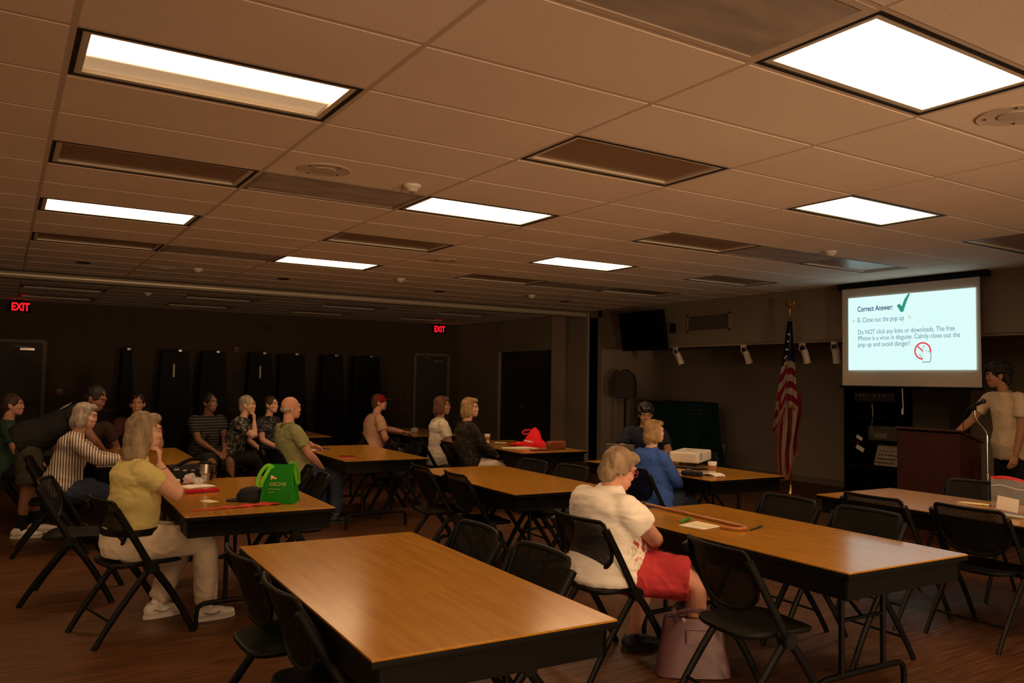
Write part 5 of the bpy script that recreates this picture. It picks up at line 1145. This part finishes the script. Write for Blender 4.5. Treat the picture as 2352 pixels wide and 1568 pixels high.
# man bending over the far left table
PB = dict(stand=True, s=1.02, fat=1.10, lean=1.05, hunch=.02, hip=.93, hyaw=.5, hpitch=-.4, skin='brown', hair=('short', H_BLK), shirt=('short', cloth('charcoal_tee', (.018, .018, .020), .9)), hem=(-.10, 1.05, 0, 1), pants=(.95, cloth('olive_shorts', (.060, .062, .035), .9)), shoes=(WSHOE, SOLEW), socks=BLKC)
PB.update({'hand1': (.16, .66, .80), 'pole1': (1, -.3, .2), 'hand-1': (-.22, .66, .80), 'pole-1': (-1, -.3, .2), 'knee1': (.09, .02, .49), 'knee-1': (-.12, .05, .49), 'ankle1': (.10, -.03, .085), 'ankle-1': (-.14, .10, .085)})
t = person('man in charcoal tee and shorts bending over far left table', (.24, 9.15, 0), toward(1, -.05), PB)
n0 = -PB['fwd']; pc = PB['chest']+n0*.124+PB['up']*.05; Mb = Matrix.Translation(pc) @ Matrix((PB['rt'], PB['up'], n0)).transposed().to_4x4()
mb = MB(); R = [[], []]
for i in range(32): a = 2*PI*i/32; R[0].append(V((.075*math.cos(a), .075*math.sin(a), .002))); R[1].append(V((.060*math.cos(a), .060*math.sin(a), .002)))
tb = MB().rings(R, False, False).prism(star5(.04), 0, .003).box((.105, 0, -.004), (.03, .09, .003)).box((-.105, .02, -.004), (.025, .09, .003)); bmesh.ops.transform(tb.bm, matrix=Mb, verts=tb.bm.verts); tb.build('shirt_print', mat('print_white', (.6, .57, .52), .8), t, smooth=False)
simple = [
 ('man in dark green at far left edge, partly hidden by bending man', (.02, 10.05, 0), E_, dict(hyaw=.2, skin='pink', hair=('short', H_DKB), shirt=('short', cloth('teal_shirt', (.03, .07, .05))), pants=(1.93, BLKC), shoes=(DSHOE, SOLED))),
 ('person with short hair and reddish face behind the far left table', (1.36, 10.45, 0), PI, dict(skin='tan', hyaw=.2, hair=('short', H_BLK), shirt=('short', cloth('maroon_shirt', (.06, .02, .02))), pants=(1.93, BLKC), shoes=(DSHOE, SOLED))),
 ('person with dark curly hair behind the far left table', (.84, 10.42, 0), PI, dict(skin='brown', hunch=.12, lean=.30, hpitch=-.3, hair=('curly', H_BLK), shirt=('short', cloth('dark_brown_shirt', (.045, .025, .018))), pants=(1.93, BLKC), shoes=(DSHOE, SOLED))),
 ('man in dark striped polo shirt sitting with hands on lap', (2.22, 10.85, 0), toward(.3, -1), {'skin': 'brown', 'hair': ('crop', H_BLK), 'shirt': ('short', stripes('dark_stripe_polo', (.016, .015, .016), (.10, .09, .08), 9.0, 'Z', width=.80)), 'pants': (.95, cloth('grey_shorts', (.03, .03, .032))), 'shoes': (DSHOE, SOLED), 'socks': M_PAPER, 'hand1': (.06, .36, .64), 'hand-1': (-.06, .38, .64), 'fat': 1.1, 'hyaw': -.2}),
 ('woman in black and white blouse resting chin on her hand', (2.50, 10.70, 0), toward(.85, -.5), {'fem': True, 'hair': ('short', H_SIL), 'lean': .25, 'shirt': ('short', blotch('black_white_blouse', [(.012, .012, .013), (.03, .03, .03), (.40, .36, .30)], 26.0)), 'pants': (1.93, BLKC), 'shoes': (DSHOE, SOLED), 'hand1': 'chin', 'pole1': (.5, .6, -1), 'hdir1': (-.2, -.1, 1), 'palm1': (-.2, -1, 0), 'curl1': 1.1}),
 ('person in dark patterned top mostly hidden behind green polo man', (3.02, 11.0, 0), toward(.6, -.8), dict(fem=True, hair=('short', H_DKB), s=.95, shirt=('short', blotch('dark_blotch_top', [(.012, .012, .016), (.02, .02, .03), (.16, .15, .16)], 20.0)), pants=(1.93, BLKC), shoes=(DSHOE, SOLED))),
 ('man in pink polo shirt and red cap sitting at far table', (4.45, 10.8, 0), toward(1, -.1), {'fat': 1.22, 'hair': ('crop', H_BRN), 'cap': cloth('red_cap', (.20, .012, .012)), 'skin': 'pink', 'shirt': ('short', cloth('pink_polo', (.50, .29, .19))), 'collar': cloth('pink_polo', (.50, .29, .19)), 'pants': (1.93, DENIM), 'shoes': (DSHOE, SOLED), 'hand1': (.20, .30, .62), 'hand-1': (-.16, .52, .80), 'hyaw': .25, 'lean': .08}),
 ('woman in white polo shirt with brown hair seen from behind', (4.79, 9.33, 0), toward(1, -.15), {'lean': -.08, 'fem': True, 'fat': 1.08, 'hair': ('bob', H_BRN), 'skin': 'tan', 'shirt': ('short', cloth('white_polo', (.62, .56, .45))), 'collar': cloth('white_polo', (.62, .56, .45)), 'pants': (1.93, cloth('khaki', (.20, .16, .10))), 'shoes': (DSHOE, SOLED), 'hyaw': .45, 'hand1': (.12, .22, .62), 'pole1': (.8, -.5, -.3)}),
 ('woman in dark lace blouse with light hair and white trousers', (4.79, 8.63, 0), toward(1, -.12), {'fem': True, 'fat': 1.12, 'hair': ('bob', H_BLON), 'shirt': ('long', blotch('dark_lace', [(.014, .011, .010), (.022, .017, .014), (.075, .055, .04)], 22.0)), 'pants': (1.93, cloth('white_trousers', (.60, .52, .42))), 'shoes': (DSHOE, SOLED), 'lean': -.05, 'hyaw': .55, 'hand1': (.10, .36, .66), 'hand-1': (-.02, .36, .66)}),
 ('woman in blue cardigan with blond hair seated before the projector', (4.97, 5.53, 0), E_, {'fem': True, 's': .87, 'fat': 1.2, 'hip': .535, 'hair': ('bob', H_BLON), 'shirt': ('long', cloth('blue_cardigan', (.042, .105, .40), .9)), 'hem': (-.085, 1.12, .01, 1), 'pants': (1.93, DENIM), 'shoes': (DSHOE, SOLED), 'lean': -.10, 'hunch': .09, 'hyaw': .35, 'hand1': (.10, .25, .64), 'pole1': (1, -.5, -.5), 'hand-1': (-.10, .25, .64), 'voxel': .009}),
 ('balding man in green polo shirt leaning back with hand on table', (2.66, 8.55, 0), toward(1, .1), {'fat': 1.12, 's': 1.02, 'skin': 'pink', 'hair': ('balding', H_SIL), 'shirt': ('short', cloth('green_polo', (.26, .26, .115), .9)), 'collar': cloth('green_polo', (.26, .26, .115)), 'pants': (1.93, DENIM), 'shoes': (DSHOE, SOLED), 'lean': -.20, 'hunch': .06, 'hyaw': .10, 'hand1': (.16, .24, .62), 'pole1': (.9, -.5, -.3), 'hand-1': (-.42, .42, .79), 'pole-1': (-.8, -.4, -.6), 'voxel': .009}),
 ('person in dark navy shirt at laptop, hidden behind blue cardigan woman', (6.42, 7.28, 0), toward(-.6, -.8), {'skin': 'tan', 'hair': ('curly', H_BLK), 'shirt': ('short', cloth('navy_shirt', (.014, .018, .032))), 'pants': (1.93, BLKC), 'shoes': (DSHOE, SOLED), 'lean': .18, 'hpitch': -.3, 'hand1': (.12, .42, .79), 'hand-1': (-.12, .42, .79)})]
for lab, loc, rz, P in simple:
    person(lab, loc, rz, P)
# standing presenter at the lectern
PP = dict(stand=True, s=1.06, fat=.90, lean=.14, side=0, hunch=.05, hip=.985, hyaw=.62, hpitch=-.10, skin='tan', hair=('curly', H_BLK), shirt=('short', cloth('cream_shirt', (.62, .50, .34), .9)), hem=(-.11, 1.22, 0, 1), collar=cloth('cream_shirt', (.62, .50, .34)), buttons=True, pants=(1.95, BLKC), shoes=(DSHOE, SOLED), voxel=.008, wr=(.006, (8, 8, 10)))
PP.update({'hand1': (.34, .42, 1.06), 'pole1': (.6, -.5, -.6), 'hdir1': (0, .8, -.3), 'hand-1': (-.20, .16, .86), 'pole-1': (-.5, -.8, -.2), 'hdir-1': (.1, .3, -1), 'palm-1': (.9, -.3, 0), 'knee1': (.10, .04, .51), 'knee-1': (-.10, .06, .51), 'ankle1': (.12, -.02, .085), 'ankle-1': (-.11, .04, .085)})
person('young man in cream short-sleeved shirt standing at the lectern', (8.75, 4.31, 0), toward(-.93, .36), PP)
